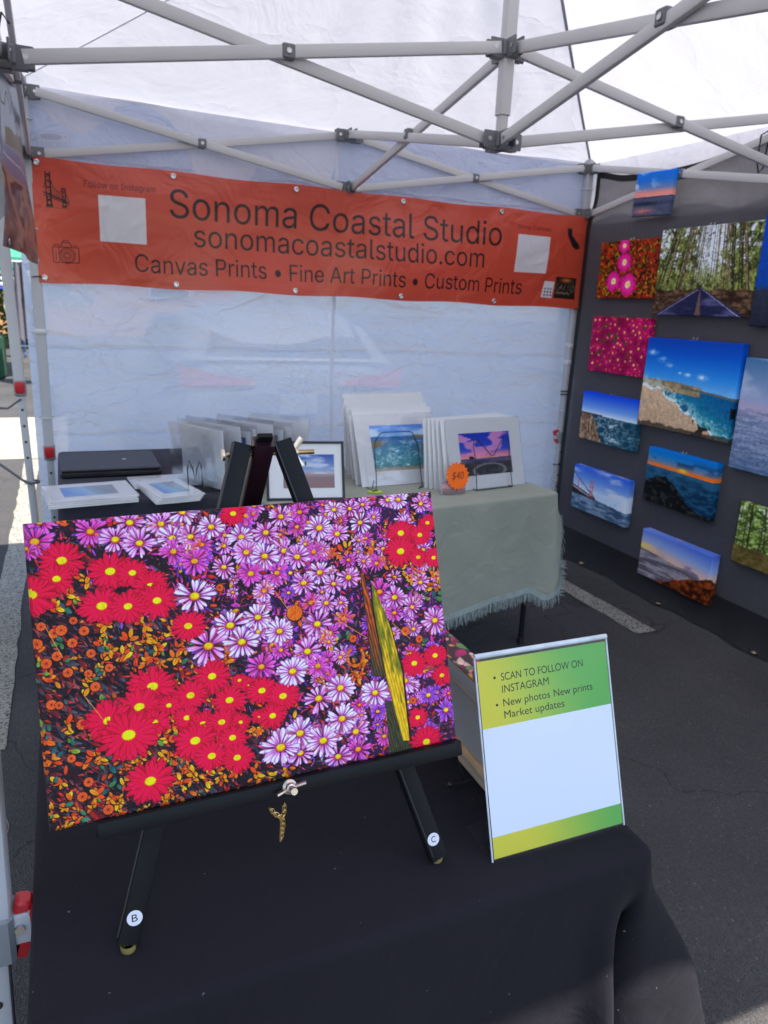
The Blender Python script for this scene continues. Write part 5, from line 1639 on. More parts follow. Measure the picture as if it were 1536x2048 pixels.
links([c3_, (-1.196, base_y, .835+CZ), (-1.1965, base_y, .818+CZ)], 9)
links([c3_+Vector((.0012, -.001, 0)), (-1.1945, base_y, .836+CZ), (-1.1975, base_y, .816+CZ)], 9)
ch = link("chain", b, M_gold, ez)

CW, CHh = .5031, .3377
canC = Vector((-1.2072, -1.5688, 1.0756)); cr_ = math.radians(.98)
Xc = Xa*math.cos(cr_)+Ua*math.sin(cr_); Uc = Ua*math.cos(cr_)-Xa*math.sin(cr_)
fc = thing("canvas_print", "large canvas of red and lilac daisies resting on the black easel in front", "canvas print", canC-Uc*CHh/2)
m = img_mat("print_daisies", art_flowers(), .6, weave=.55, ext='MIRROR', spec=.3)
b = MB(); dep = .030; e = .0035
def cp(a, c, d): return canC+Xc*(a-.5)*CW+Uc*(c-.5)*CHh-Na*d
b.grid(lambda u, v: cp(e/CW+(1-2*e/CW)*u, e/CHh+(1-2*e/CHh)*v, .0012*math.sin(PI*u)*math.sin(PI*v)), 20, 14, lambda u, v: (.01+.98*u, .012+.976*v))
for (A0, B0, du, dv) in (((0, 0), (1, 0), 0, -1), ((1, 0), (1, 1), 1, 0), ((1, 1), (0, 1), 0, 1), ((0, 1), (0, 0), -1, 0)):
    vs = []; uvs = []
    for v in range(4):
        for u in range(13):
            a = A0[0]+(B0[0]-A0[0])*u/12; c = A0[1]+(B0[1]-A0[1])*u/12
            ins = [1, .3, 0, 0][v]; d = [0, .0012, .0045, dep][v]
            ia = min(max(a, ins*e/CW), 1-ins*e/CW); ic = min(max(c, ins*e/CHh), 1-ins*e/CHh)
            vs.append(cp(ia, ic, d)); k = [0, .006, .014, .014+dep/CHh][v]
            uvs.append((.01+.98*a+du*k*.67, .012+.976*c+dv*k))
    b.add(vs, [(v*13+u, v*13+u+1, (v+1)*13+u+1, (v+1)*13+u) for v in range(3) for u in range(12)], uvs)
link("printed_canvas", b, m, fc, angle=60)
s = MB()
for (a0, c0, a1, c1) in ((.0, .045, 1, .045), (0, .955, 1, .955), (.03, .09, .03, .91), (.97, .09, .97, .91)):
    s.bar(cp(a0+.003, c0, dep-.008), cp(a1-.003, c1, dep-.008), .028, .014, Na)
link("stretcher", s, M_pine, fc)

# ------------------------------------------------------------------ sign holder
st = math.radians(19.1)
sgU = Vector((0, math.sin(st), math.cos(st))); sgN = Vector((0, -math.cos(st), math.sin(st)))
SW, SHh = .2285, .2830
sb = Vector((-.7925, -1.668, .7455))
sh = thing("sign_holder", "slanted clear acrylic sign holder with a green and yellow sheet at the table corner", "sign holder", sb)
def sp_(a, c, d): return sb+Vector((1, 0, 0))*(a-.5)*SW+Vector((0, 0, 0))+sgU*c*SHh-sgN*d
m = img_mat("printed_sign_sheet", art_sign(), .6, spec=.25)
b = MB(); b.grid(lambda u, v: sp_(.012+.976*u, .012+.962*v, .0022), 1, 1); link("paper_sheet", b, m, sh, smooth=False)
# paper back
b = MB(); b.grid(lambda u, v: sp_(.988-.976*u, .012+.962*v, .0026), 1, 1); link("paper_back", b, M_board, sh, smooth=False)
b = MB(); b.bar(sp_(.5, 0, 0), sp_(.5, 1, 0), .0022, SW, (1, 0, 0), ch=.0006); link("front_panel", b, M_acrylic, sh)
b = MB(); b.bar(sp_(.5, 0, .0050), sp_(.5, 1, .0050), .0022, SW, (1, 0, 0), ch=.0006)
link("rear_panel", b, M_acrylic, sh)
b = MB(); b.bar(sp_(.5, 0, .004)+Vector((0, 0, .0005)), sb+Vector((0, .080, .0008)), .0022, SW, (1, 0, 0), ch=.0006); link("foot_panel", b, M_acrylic, sh)
b = MB(); b.tube([sp_(0, 1, .0028), sp_(1, 1, .0028)], .0038, 10)
for a in (0, 1): b.tube([sp_(a, 0, .0028), sp_(a, 1, .0028)], .0014, 8)
M_edge = mat("acrylic_edge", (0.62, 0.68, 0.72), .15, 0, 0, 1, .2, 30, spec=.8); link("polished_edge", b, M_edge, sh)

# ------------------------------------------------------------------ canvas on a wire stand behind the sign
wc_ = thing("canvas_print", "canvas with wrapped floral edge seen from its wooden back behind the sign holder", "canvas print", (-.84, -1.40, .75))
lean = math.radians(9)
def q(yy, h, d): return Vector((-.842-math.sin(lean)*h+d*math.cos(lean), yy, .756+math.cos(lean)*h+d*math.sin(lean)))
y_a, y_b, hh = -1.575, -1.24, .190
m = img_mat("print_floral_edge", art_floral_cloth(), .55, weave=.12, ext='MIRROR')
b = MB()
for (p0, p1, flip) in (((y_a, 0), (y_a, hh), 0), ((y_a, hh), (y_b, hh), 0), ((y_b, hh), (y_b, 0), 0), ((y_b, 0), (y_a, 0), 0)):
    b.grid(lambda u, v: q(p0[0]+(p1[0]-p0[0])*u, p0[1]+(p1[1]-p0[1])*u, .038*v), 4, 2, lambda u, v: (u*.9, v*.33))
b.grid(lambda u, v: q(y_a+(y_b-y_a)*u, hh*v, .038), 4, 4)
link("printed_canvas", b, m, wc_, angle=40)
b = MB(); b.grid(lambda u, v: q(y_a+(y_b-y_a)*u, hh*v, .006), 2, 2); link("canvas_back", b, M_rawcanvas, wc_, smooth=False)
b = MB()
for (a, c, d, e2) in ((y_a+.004, .018, y_b-.004, .018), (y_a+.004, hh-.018, y_b-.004, hh-.018)):
    b.bar(q(a, c, .002), q(d, e2, .002), .03, .008, (1, 0, 0))
for yy in (y_a+.018, y_b-.018): b.bar(q(yy, .03, .002), q(yy, hh-.03, .002), .03, .008, (1, 0, 0))
link("stretcher", b, M_pine, wc_)
b = MB(); b.grid(lambda u, v: q(y_a+.002+(y_b-y_a-.004)*u, hh-.034+.034*v, -.003-.002*math.sin(PI*v)), 6, 2)
b.grid(lambda u, v: q(y_a+.002+.034*u, hh*v, -.003), 2, 4); b.grid(lambda u, v: q(y_a+.002+(y_b-y_a-.004)*u, .02*v, -.003), 6, 1)
link("folded_canvas_edge", b, M_rawcanvas, wc_)
ws = thing("wire_stand", "black wire stand holding up the floral edged canvas behind the sign holder", "wire stand", (-.87, -1.45, .745))
b = MB(); b.tube([(-.862, -1.50, .752), (-.872, -1.49, .79), (-.905, -1.44, .93), (-.905, -1.40, .94), (-.872, -1.35, .79), (-.862, -1.33, .752)], .0022, 8)
b.tube([(-.80, -1.50, .750), (-.885, -1.50, .750)], .0022, 8); b.tube([(-.80, -1.33, .750), (-.885, -1.33, .750)], .0022, 8)
for y in (-1.5, -1.33): b.lathe([(0, -.005), (.0045, -.002), (.0045, .002), (0, .005)], (-.886, y, .751), 10)
link("wire_frame", b, M_wire, ws)

# ------------------------------------------------------------------ prints on the back tables
def ordn(k): return ("second", "third", "fourth", "fifth", "sixth", "seventh", "eighth", "ninth", "tenth", "eleventh", "twelfth")[k]
def matted(label, art, bl, w, h, yaw, lean, border, group=None, thick=.0045, img_gain=1.0, mref=None, z0=.745):
    """matted photograph standing on its lower edge; bl = lower left corner"""
    R = Matrix.Rotation(yaw, 3, 'Z')
    X = R@Vector((1, 0, 0)); U = R@Vector((0, math.sin(lean), math.cos(lean))); N = R@Vector((0, -math.cos(lean), math.sin(lean)))
    o = Vector(bl)
    t = thing("matted_print", label, "matted print", o+X*w/2, group)
    Q = lambda a, c, d: o+X*a+U*c-N*d
    b = MB(); bx0, bx1, bz0, bz1 = border
    ring = [(0, 0), (w, 0), (w, h), (0, h)]; inn = [(bx0, bz0), (w-bx1, bz0), (w-bx1, h-bz1), (bx0, h-bz1)]
    vs = [Q(a, c, 0) for a, c in ring]+[Q(a, c, 0) for a, c in inn]+[Q(a, c, .0018) for a, c in inn]+[Q(a, c, thick) for a, c in ring]
    fs = []
    for i in range(4):
        j = (i+1) % 4
        fs += [(i, j, 4+j, 4+i), (4+i, 4+j, 8+j, 8+i), (i, 12+i, 12+j, j)]
    fs.append((15, 14, 13, 12))
    b.add(vs, fs); link("mat_board", b, M_board, t, smooth=False)
    if art is not None:
        m = mref or img_mat("photo_"+art.__name__[4:], detail(art(), 3), .35, spec=.25, gain=1.15)
        b = MB(); b.grid(lambda u, v: Q(bx0+(w-bx0-bx1)*u, bz0+(h-bz0-bz1)*v, .0017), 1, 1); link("photograph", b, m, t, smooth=False)
    if art is None: return t
    b = MB(); b.grid(lambda u, v: Q(w*u*1.012-.002, h*1.02*v, -.0008-.002*math.sin(u*9+v*3)**2*(.3+v)), 10, 8)
    link("plastic_sleeve", b, M_sleeve, t, angle=80)
    return t
gy = math.radians(5.2)
GREY_W = (.05, .05, .05, .05)
fan = [matted("matted print of a turquoise cove with white surf, front of the tall stack", art_cove, (-.285, .428, .745), .395, .310, gy, math.radians(22), (.070, .060, .062, .048))]
dirb = Matrix.Rotation(gy, 3, 'Z')@Vector((0, 1, 0))
src = matted("white edge of a matted print behind the cove picture in the tall stack", None, (-.285, .46, .745), .395, .30, gy, math.radians(21), (.05, .05, .05, .05), "matted prints standing behind the cove print")
N1 = 11
for k in range(N1):
    c = src if k == 0 else copy_tree(src)
    f = k/(N1-1)
    c.location = Vector((-.285, .462, .745))+Vector((.1975, .02, 0))+dirb*(.034*k)+dirb*rnd.uniform(-.012, .012)+Vector((.010*k+rnd.uniform(-.011, .011), 0, 0))
    c.rotation_euler = (math.radians(2.0+8*f), 0, rnd.uniform(-.02, .02))
    sc = 1.02+.15*f
    c.scale = (1.0+.06*f, 1, sc+rnd.uniform(-.022, .022))
    c["group"] = "matted prints standing behind the cove print"
    c["label"] = "white matted print, %s from the front of the tall stack" % ordn(k)
gy2 = math.radians(9)
matted("matted print of a purple sunset over black sand, front of the low stack", art_beach_dusk, (.060, .268, .745), .405, .300, gy2, math.radians(17), (.060, .062, .058, .058))
src = matted("white edge of a matted print behind the sunset picture in the low stack", None, (.040, .292, .745), .405, .298, gy2, math.radians(15), (.05, .05, .05, .05), "matted prints standing behind the sunset print")
db2 = Matrix.Rotation(gy2, 3, 'Z')@Vector((0, 1, 0))
for k in range(5):
    c = src if k == 0 else copy_tree(src)
    c.location = Vector((.040, .292, .745))+Vector((.2, .03, 0))+db2*(.020*k)+Vector((-.012*k, 0, 0))
    c.rotation_euler = (math.radians(1.0+2*k), 0, rnd.uniform(-.02, .02))
    c["label"] = "white matted print, %s from the front of the low stack" % ordn(k)

def wire(name, label, paths, loc):
    t = thing(name, label, "wire stand", loc); b = MB()
    for p in paths: b.tube(p, .0021, 7)
    link("wire_frame", b, M_wire, t); return t
wire("wire_stand", "black wire stand with a flat arched front before the cove print", [
    [(-.235, .395, .745), (-.232, .41, .80), (-.232, .44, .90), (-.225, .452, .935), (-.20, .463, .965), (-.185, .465, .970), (-.060, .477, .970), (-.045, .475, .965), (-.025, .470, .925), (-.022, .455, .90), (-.018, .42, .79), (-.016, .405, .745)],
    [(-.235, .395, .747), (-.275, .34, .747), (-.255, .33, .757)], [(-.016, .405, .747), (-.06, .35, .747), (-.04, .34, .757)],
    [(-.27, .42, .747), (-.27, .36, .748), (-.262, .36, .79)]], (-.14, .40, .745))
wire("wire_stand", "black wire stand with a zigzag front before the sunset print", [
    [(.172, .262, .747), (.174, .29, .86), (.172, .318, .925), (.178, .328, .95), (.194, .330, .955), (.218, .326, .93), (.262, .318, .886), (.275, .318, .882), (.30, .335, .905), (.335, .35, .955), (.355, .352, .955), (.366, .35, .935), (.366, .33, .86), (.368, .292, .747)],
    [(.172, .262, .747), (.368, .292, .747)], [(.172, .262, .747), (.160, .34, .747)], [(.368, .292, .747), (.356, .37, .747)]], (.27, .28, .745))

# price star and card holder
stt = thing("price_tag", "orange starburst price tag leaning between the two stacks of matted prints", "price tag", (.06, .235, .79))
b = MB(); R_ = Matrix.Rotation(math.radians(6), 3, 'Z')
cN = Vector((.062, .240, .820)); X_ = R_@Vector((1, 0, 0)); U_ = R_@Vector((0, .25, .97)); N_ = X_.cross(U_)
vs = [cN]; uv = [(.5, .5)]; n = 36
for k in range(n):
    a = 2*PI*k/n; r = .060 if k % 2 else .050
    vs.append(cN+X_*math.cos(a)*r+U_*math.sin(a)*r); uv.append((.5+.45*math.cos(a)*r/.060, .5+.45*math.sin(a)*r/.060))
b.add(vs, [(0, k+1, (k+1) % n+1) for k in range(n)], uv)
link("star_card", b, img_mat("orange_price_star", art_star(), .6), stt, smooth=False, solid=.0008)
b = MB(); b.tube([cN-U_*.03+Vector((0, .004, 0)), Vector((.06, .25, .745))], .0014, 6); link("pick", b, M_whitepl, stt)
ch_ = thing("card_holder", "small clear card holder with pink sunset cards in front of the orange star", "card holder", (.045, .235, .745))
def art_card():
    u, v = uvgrid(160, 90)
    return grad(v, [(0, C(120, 84, 84)), (.35, C(150, 96, 92)), (.5, C(214, 150, 140)), (.7, C(190, 150, 160)), (1, C(120, 110, 140))])*(.9+.2*noise(90, 160, 8, 2)[..., None])
for k in range(4):
    b = MB(); y = .232+.004*k
    b.grid(lambda u, v: (-.008+.108*u, y+.012*v, .748+.052*v), 1, 1)
    link("card", b, img_mat("sunset_card", art_card(), .4) if k == 0 else M_board, ch_, smooth=False, solid=.0006)
b = MB()
for pts in ([(-.012, .226, .746), (.104, .226, .746), (.104, .236, .782), (-.012, .236, .782)], [(-.012, .27, .746), (.104, .27, .746), (.104, .252, .815), (-.012, .252, .815)], [(-.012, .226, .746), (-.012, .27, .746), (-.012, .252, .815), (-.012, .236, .782)]):
    b.add(pts, [(0, 1, 2, 3)])
link("clear_shell", b, M_acrylic, ch_, smooth=False, solid=.0015)

lt = thing("price_tag", "lime green starburst tag lying flat on the sage cloth behind the flower canvas", "price tag", (-.262, .345, .744))
M_lime = mat("lime_card", (.50, .66, .04), .6)
b = MB(); vs = [(-.262, .345, .7465)]
for k in range(36):
    a = 2*PI*k/36; r = .034 if k % 2 else .028; vs.append((-.262+r*math.cos(a), .345+r*math.sin(a), .7465))
b.add(vs, [(0, k+1, (k+1) % 36+1) for k in range(36)]); c_ = link("star_card", b, M_lime, lt, smooth=False, solid=.001)
b = MB(); b.bar((-.275, .345, .7475), (-.248, .349, .7475), .003, .0006); link("ink_mark", b, M_black, c_)
# framed print behind the easel
fy = math.radians(-10); R = Matrix.Rotation(fy, 3, 'Z'); ln = math.radians(20)
X = R@Vector((1, 0, 0)); U = R@Vector((0, math.sin(ln), math.cos(ln))); N = R@Vector((0, -math.cos(ln), math.sin(ln)))
fo = Vector((-.425, .252, .745))-X*.305
fp = thing("framed_print", "black framed print of streaky blue sky over sand leaning behind the easel", "framed print", fo+X*.15)
Q = lambda a, c, d=0: fo+X*a+U*c-N*d
fw_, fh_ = .305, .232
b = MB()
for (a0, c0, a1, c1) in ((0, .005, fw_, .005), (0, fh_-.005, fw_, fh_-.005), (.005, 0, .005, fh_), (fw_-.005, 0, fw_-.005, fh_)):
    b.bar(Q(a0, c0, .006), Q(a1, c1, .006), .010, .014, N)
link("frame", b, M_black, fp)
b = MB(); b.grid(lambda u, v: Q(.01+(fw_-.02)*u, .01+(fh_-.02)*v, .006), 1, 1); link("mat_board", b, M_board, fp, smooth=False)
b = MB(); b.grid(lambda u, v: Q(.065+(fw_-.105)*u, .048+(fh_-.100)*v, .005), 1, 1); link("photograph", b, img_mat("photo_swirl_sky", art_swirl_sky(), .3), fp, smooth=False)
b = MB(); b.grid(lambda u, v: Q(.008+(fw_-.016)*u, .008+(fh_-.016)*v, .002), 1, 1); link("glass", b, M_acrylic, fp, smooth=False)
b = MB(); b.bar(Q(fw_/2, fh_*.7, .015), Vector((*(Q(fw_/2, 0, .12))[:2], .746)), .05, .003, X); link("back_strut", b, M_black, fp)

# upright sleeves of loose prints on the back left table
rk = thing("wire_stand", "black wire rack with zigzag ends keeping the clear sleeves upright", "wire stand", (-.92, .52, .745))
b = MB()
for (x, y) in ((-.965, .53), (-.755, .44)):
    b.tube([(x-.02, y, .745), (x-.022, y+.005, .84), (x-.015, y+.008, .865), (x, y+.006, .83), (x+.008, y+.004, .78), (x+.014, y+.006, .83), (x+.026, y+.008, .86), (x+.032, y+.006, .84), (x+.036, y, .745)], .0026, 7)
    b.tube([(x-.02, y, .747), (x-.02, y+.22, .747)], .0026, 7)
b.tube([(-.985, .53, .747), (-.719, .44, .747)], .0026, 7)
link("wire_frame", b, M_wire, rk)
arts = [art_blue_wave, art_lake, art_swirl_sky, art_cliff_surf]
mats_ = [img_mat("sleeved_"+a.__name__[4:], a() if a is not art_lake and a is not art_cliff_surf else a()*.3+.36, .25) for a in arts]
sleeve_lab = ["leftmost empty clear sleeve standing in the wire rack", "clear sleeve with white board next to the empty leftmost one", "clear sleeve with pale blue print in the middle of the wire rack", "clear sleeve behind the pale blue one, yellow tag beside it", "clear sleeve of a print partly behind the easel top", "clear sleeve of a print just left of the black easel legs", "clear sleeve of a print half hidden by the left easel leg", "clear sleeve seen in the gap between the easel legs", "rightmost clear sleeve of a print, behind the right easel leg"]
for k in range(9):
    x = -1.02+.040*k; y = .70+.006*k; yaw = math.radians(-60+2*k+rnd.uniform(-5, 5)); ln = math.radians(rnd.uniform(-9, 3))
    R = Matrix.Rotation(yaw, 3, 'Z'); X = R@Vector((1, 0, 0)); U = R@Vector((0, math.sin(ln), math.cos(ln))); N = R@Vector((0, -math.cos(ln), math.sin(ln)))
    o = Vector((x, y, .747)); L_, h_ = .285, .240+.012*(k % 3)
    t = thing("sleeved_print", sleeve_lab[k], "sleeved print", o+X*L_/2)
    Q = lambda a, c, d=0: o+X*a+U*c-N*d
    if k > 0: b = MB(); b.box(Q(L_/2, h_/2, 0), (L_-.012, .002, h_-.012), Matrix((X, -N, U)).transposed()); link("backing_board", b, M_board, t, smooth=False)
    b = MB(); b.grid(lambda u, v: Q(.03+(L_-.06)*u, .03+(h_-.06)*v, -.002), 1, 1); link("photograph", b, mats_[(1, 3, 1, 2, 3, 1, 0, 3, 1)[k]], t, smooth=False) if k in (3, 6) else None
    b = MB()
    for sg in (-1, 1): b.grid(lambda u, v: Q(L_*u, (h_+.012)*v, sg*(.004+.005*math.sin(u*7+v*4+k)**2)), 12, 8)
    link("plastic_sleeve", b, M_sleeve, t, angle=80)
yt = thing("yellow_tag", "fluorescent yellow tag clipped above the clear sleeves", "price tag", (-.90, .62, .93))
M_yel = mat("fluorescent_yellow_card", (0.72, 0.78, 0.02), .6)
b = MB(); b.add([(-.925, .62, .985), (-.862, .635, .992), (-.848, .632, .925), (-.885, .62, .955)], [(0, 1, 2, 3)]); c_ = link("tag_card", b, M_yel, yt, smooth=False, solid=.001)
b = MB(); b.disc((-.880, .617, .972), .008, (0, 1, 0), .001, 12); link("ink_mark", b, M_black, c_)

# flat piles at the left
def flat_print(label, c, w, d, yaw, z, art=None, m=None, group=None):
    R = Matrix.Rotation(yaw, 3, 'Z'); c = Vector((c[0], c[1], z))
    t = thing("matted_print", label, "matted print", c, group)
    P_ = lambda a, b_, h: c+R@Vector(((a-.5)*w, (b_-.5)*d, h))
    b = MB(); b.box(c+Vector((0, 0, .0028)), (w, d, .0052), R); link("mat_board", b, M_board, t, smooth=False)
    if m: b = MB(); b.grid(lambda u, v: P_(.18+.62*u, .20+.6*v, .0058), 1, 1); link("photograph", b, m, t, smooth=False)
    b = MB(); b.grid(lambda u, v: P_(u*1.01-.005, v*1.01-.005, .0064+.0008*math.sin(u*9+v*5)), 8, 8); link("plastic_sleeve", b, M_sleeve, t, angle=80)
    return t
Lb = ["bottom board of the flat pile at the left table corner", "second board from the bottom in the flat pile at the left table corner", "board just below the blue wave print in the left pile", "flat matted print of a blue wave, topmost in the pile at the table corner"]
mblue = img_mat("photo_blue_wave", art_blue_wave(), .3)
for k in range(4):
    flat_print(Lb[k], (-1.352+.003*(k % 2), .505+.002*k), .305, .245, math.radians(6+rnd.uniform(-1, 1)), .744+.0068*k, m=mblue if k == 3 else None)
Lc = ["lowest board of the flat pile beside the wire rack", "middle board of the flat pile beside the wire rack", "upper board of the flat pile beside the wire rack", "flat matted print with small blue picture on the pile beside the wire rack", "loose white mat lying behind the pile beside the wire rack"]
for k in range(4):
    flat_print(Lc[k], (-1.068+.002*k, .50), .165, .29, math.radians(8+2*k), .744+.0068*k, m=mats_[0] if k == 3 else None)
flat_print(Lc[4], (-1.06, .70), .26, .20, math.radians(4), .746)
# black case
cs = thing("equipment_case", "flat black closed case lying on the dark slate cloth by the back wall", "case", (-1.25, 1.02, .742))
b = MB(); b.box((-1.253, 1.02, .757), (.40, .37, .028), Matrix.Rotation(.01, 3, 'Z'), .008); link("case_base", b, M_black, cs)
b = MB(); b.box((-1.253, 1.025, .776), (.402, .375, .009), Matrix.Rotation(.01, 3, 'Z'), .005); M_lid = mat("matte_graphite_lid", (.03, .03, .04), .5); lid = link("case_lid", b, M_lid, cs)
b = MB(); b.disc((-1.19, 1.02, .7815), .009, (0, 0, 1), .001, 14); link("logo_dot", b, M_leg, lid)

# ------------------------------------------------------------------ hanging painted banner on the left side
ab = thing("hanging_banner", "curling vinyl banner with a painted rocky coast hung at the left side of the tent", "banner", (-1.5, .8, 1.6))
m = img_mat("painted_coast_banner", art_painted_coast(), .3, spec=.5, trans=.10, bumpn=.4)
def abp(u, v):
    # u 0: near edge, 1: far edge; v 0 bottom, 1 top
    y = .42+.70*u; z = 1.615+.60*v+.035*u*v-.03*u*(1-v)
    x = -1.565+.095*u*(1-v)+.05*u*v+.012*v+.014*math.sin(u*PI*1.4+v*2)*(1-v)+.010*math.sin(u*7+v*6)
    return (x, y, z)
b = MB(); b.grid(abp, 30, 40); link("vinyl_sheet", b, m, ab, angle=80)
b = MB()
for (u, v) in ((.05, .03), (.96, .02), (.05, .97), (.95, .97)):
    b.ring(Vector(abp(u, v))+Vector((.003, 0, 0)), .008, .003, (1, .3, 0), 14, 6)
link("grommet", b, M_alu, ab)
b = MB()
for (u, v, e) in ((.95, .97, (-1.5, 1.14, 2.31)), (.05, .97, (-1.51, .34, 2.26)), (1.0, .62, (-1.5, 1.47, 2.06))):
    p = Vector(abp(u, v)); e = Vector(e); b.tube([p, p.lerp(e, .5)+Vector((.005, 0, -.01)), e], .0028, 6)
    b.tube([e+Vector((0, 0, 0)), e+Vector((.02, -.01, -.03))], .0022, 5)
link("tie_cord", b, M_cord, ab)
mp_ = thing("mesh_screen", "pale grey mesh screen hanging at the far left edge beside the painted banner", "mesh screen", (-1.55, .1, 1.6))
M_gmesh = cloth_mat("grey_mesh", (.42, .44, .47), .4, .25, .2, weave=.25)
b = MB(); b.grid(lambda u, v: (-1.60+.045*u+.02*v, .18+.35*u+.02*math.sin(v*6), 1.72+.50*v-.1*(1-v)*(1-u)), 10, 20); link("mesh_panel", b, M_gmesh, mp_, angle=80)

# ------------------------------------------------------------------ neighbouring tents
nt_ = thing("canopy_tent", "neighbouring white canopy on the left with a leaning grey leg beside our back corner", "canopy tent", (-3.2, -.1, 0))
leg_parts(-1.575, 1.42, nt_, zc=1.05, ztop=2.25, style="button", lean=(-.055, 0))
for (x, y) in ((-1.68, -1.62), (-4.7, -1.62), (-4.7, 1.42)):
    leg_parts(x, y, nt_, zc=.8, ztop=2.25)
def roof_simple(root, x0, x1, y0, y1, ez, pz, m, valance=.22, nm="roof_panel"):
    cx, cy = (x0+x1)/2, (y0+y1)/2
    cs_ = [(x0, y0), (x1, y0), (x1, y1), (x0, y1)]
    for i in range(4):
        a, c = cs_[i], cs_[(i+1) % 4]
        b = MB(); b.grid(lambda u, v: ((a[0]+(c[0]-a[0])*u)*(1-v)+cx*v, (a[1]+(c[1]-a[1])*u)*(1-v)+cy*v, ez+(pz-ez)*v-.05*math.sin(PI*v)), 10, 10)
        if valance: b.grid(lambda u, v: (a[0]+(c[0]-a[0])*u, a[1]+(c[1]-a[1])*u, ez-valance*v), 10, 2)
        link(nm, b, m, root, angle=70)
roof_simple(nt_, -4.75, -1.645, -1.66, 1.47, 2.29, 2.95, M_roof, 0)
b = MB()
for (p, q_) in (((-1.66, -1.62, 2.2), (-1.66, 1.42, 2.2)), ((-4.7, 1.42, 2.2), (-1.66, 1.42, 2.2)), ((-4.7, -1.62, 2.2), (-1.66, -1.62, 2.2)), ((-4.7, -1.62, 2.2), (-4.7, 1.42, 2.2))):
    b.bar(p, q_, .02, .035)
link("eave_rail", b, M_frame, nt_)
# tether ropes to the leaning leg
b = MB(); b.tube([(-1.585, 1.40, .60), (-1.62, 1.41, .615), (-1.75, 1.45, .72), (-2.2, 1.6, .95)], .006, 7); b.ring((-1.583, 1.42, .605), .03, .006, (0, 0, 1), 16, 6)
b.tube([(-1.60, 1.40, 1.0), (-1.66, 1.42, .955), (-2.3, 1.7, .97)], .005, 7)
link("tether_strap", b, mat("grey_strap", (.12, .12, .13), .7), nt_)

rt = thing("canopy_tent", "neighbouring white canopy standing to the right behind the charcoal wall", "canopy tent", (3.2, 0, 0))
for (x, y) in ((1.68, 1.5), (1.68, -1.5), (4.7, -1.5), (4.7, 1.5)): leg_parts(x, y, rt, zc=.8, ztop=2.3)
b = MB(); b.grid(lambda u, v: (1.600+.006*math.sin(u*40), -1.5+3.3*u, .04+1.98*v), 40, 8); link("added_dark_backing", b, mat("dark_backing_cloth", (.030, .030, .036), .9, 0, .2, 30), rt, angle=80)  # unseen sheet, added to block light and keep the mesh wall dark
roof_simple(rt, 1.625, 4.80, -1.55, 1.55, 2.30, 3.0, M_roof, 0)
# ------------------------------------------------------------------ car behind the back wall
car = thing("parked_car", "silver hatchback with red tail lights parked tail-on behind the white back wall", "car", (.27, 5.1, 0))
M_car = mat("silver_car_paint", (.22, .225, .24), .5, .0, 0, 1, .03, 2, coat=.15)
M_tail = mat("red_tail_light", (.45, .012, .02), .15, 0, 0, 1, .1, 12, coat=.5)
M_glass = mat("dark_car_glass", (.02, .025, .03), .08, 0, 0, 1, .05, 3, spec=.8)
M_chrome = mat("chrome", (.7, .7, .72), .12, 1.0)
M_tyre = mat("tyre_rubber", (.02, .02, .02), .8)
cx, y0c = .27, 3.25
# side profile (distance from tail, z)
low = [(0, .42), (.06, .30), (.5, .22), (3.7, .22), (4.12, .30), (4.22, .45)]
secs = [(0.0, .50, .80, .88, .82), (.06, .36, .98, .92, .86), (.22, .26, 1.04, .93, .88), (1.0, .22, 1.03, .93, .90), (2.3, .22, 1.00, .93, .90), (3.1, .22, .93, .92, .88), (3.8, .26, .84, .90, .84), (4.15, .34, .70, .82, .72)]
b = MB(); rings = []
for (d, zl, zh, hw, tw) in secs:
    pts = []
    for k in range(16):
        a = 2*PI*k/16
        ca, sa = math.cos(a), math.sin(a)
        X_ = math.copysign(abs(ca)**.35, ca); Z_ = math.copysign(abs(sa)**.42, sa)
        wv = hw if Z_ < .3 else tw
        pts.append((cx+X_*wv, y0c+d, (zl+zh)/2+Z_*(zh-zl)/2))
    rings += pts
n = 16
fs = [(r*n+i, r*n+(i+1) % n, (r+1)*n+(i+1) % n, (r+1)*n+i) for r in range(len(secs)-1) for i in range(n)]
fs += [tuple(range(n)), tuple(reversed(range((len(secs)-1)*n, len(secs)*n)))]
b.add(rings, fs); body = link("body", b, M_car, car, angle=50)
cab = [(.14, 1.02, 1.04, .84), (.42, 1.02, 1.36, .72), (.7, 1.02, 1.43, .68), (1.6, 1.0, 1.46, .67), (2.3, .98, 1.40, .66), (2.6, .97, 1.25, .70), (3.05, .93, .96, .80)]
b = MB(); rings = []
for (d, zl, zh, hw) in cab:
    for (sx, sz) in ((-1, 0), (-.985, .35), (-.93, .8), (-.78, 1), (0, 1.03), (.78, 1), (.93, .8), (.985, .35), (1, 0)):
        w_ = .90+(hw-.90)*sz
        rings.append((cx+sx*max(.3, w_)*(1 if sz < .9 else .96), y0c+d, zl+(zh-zl)*sz))
n = 9
fs = [(r*n+i, (r+1)*n+i, (r+1)*n+i+1, r*n+i+1) for r in range(len(cab)-1) for i in range(n-1)]
b.add(rings, fs); link("cabin", b, M_car, car, angle=40)
b = MB(); b.grid(lambda u, v: (cx+(u-.5)*(1.36-.2*v), y0c+.17+.25*v-.012, 1.07+.27*v), 8, 4); link("rear_window", b, M_glass, car)
for s in (-1, 1):
    b = MB(); b.grid(lambda u, v: (cx+s*(.905-.14*v), y0c+.5+2.2*u-.25*v*(u-.4), 1.05+.29*v), 8, 3); link("side_window", b, M_glass, car)
    b = MB(); b.grid(lambda u, v: (cx+s*(.34+.56*u), y0c-.012+.05*u**4+.02*v, .84+(.05+.11*u)*v+.0+.03*(1-u)*(1-v)), 8, 4); link("tail_light", b, M_tail, car)
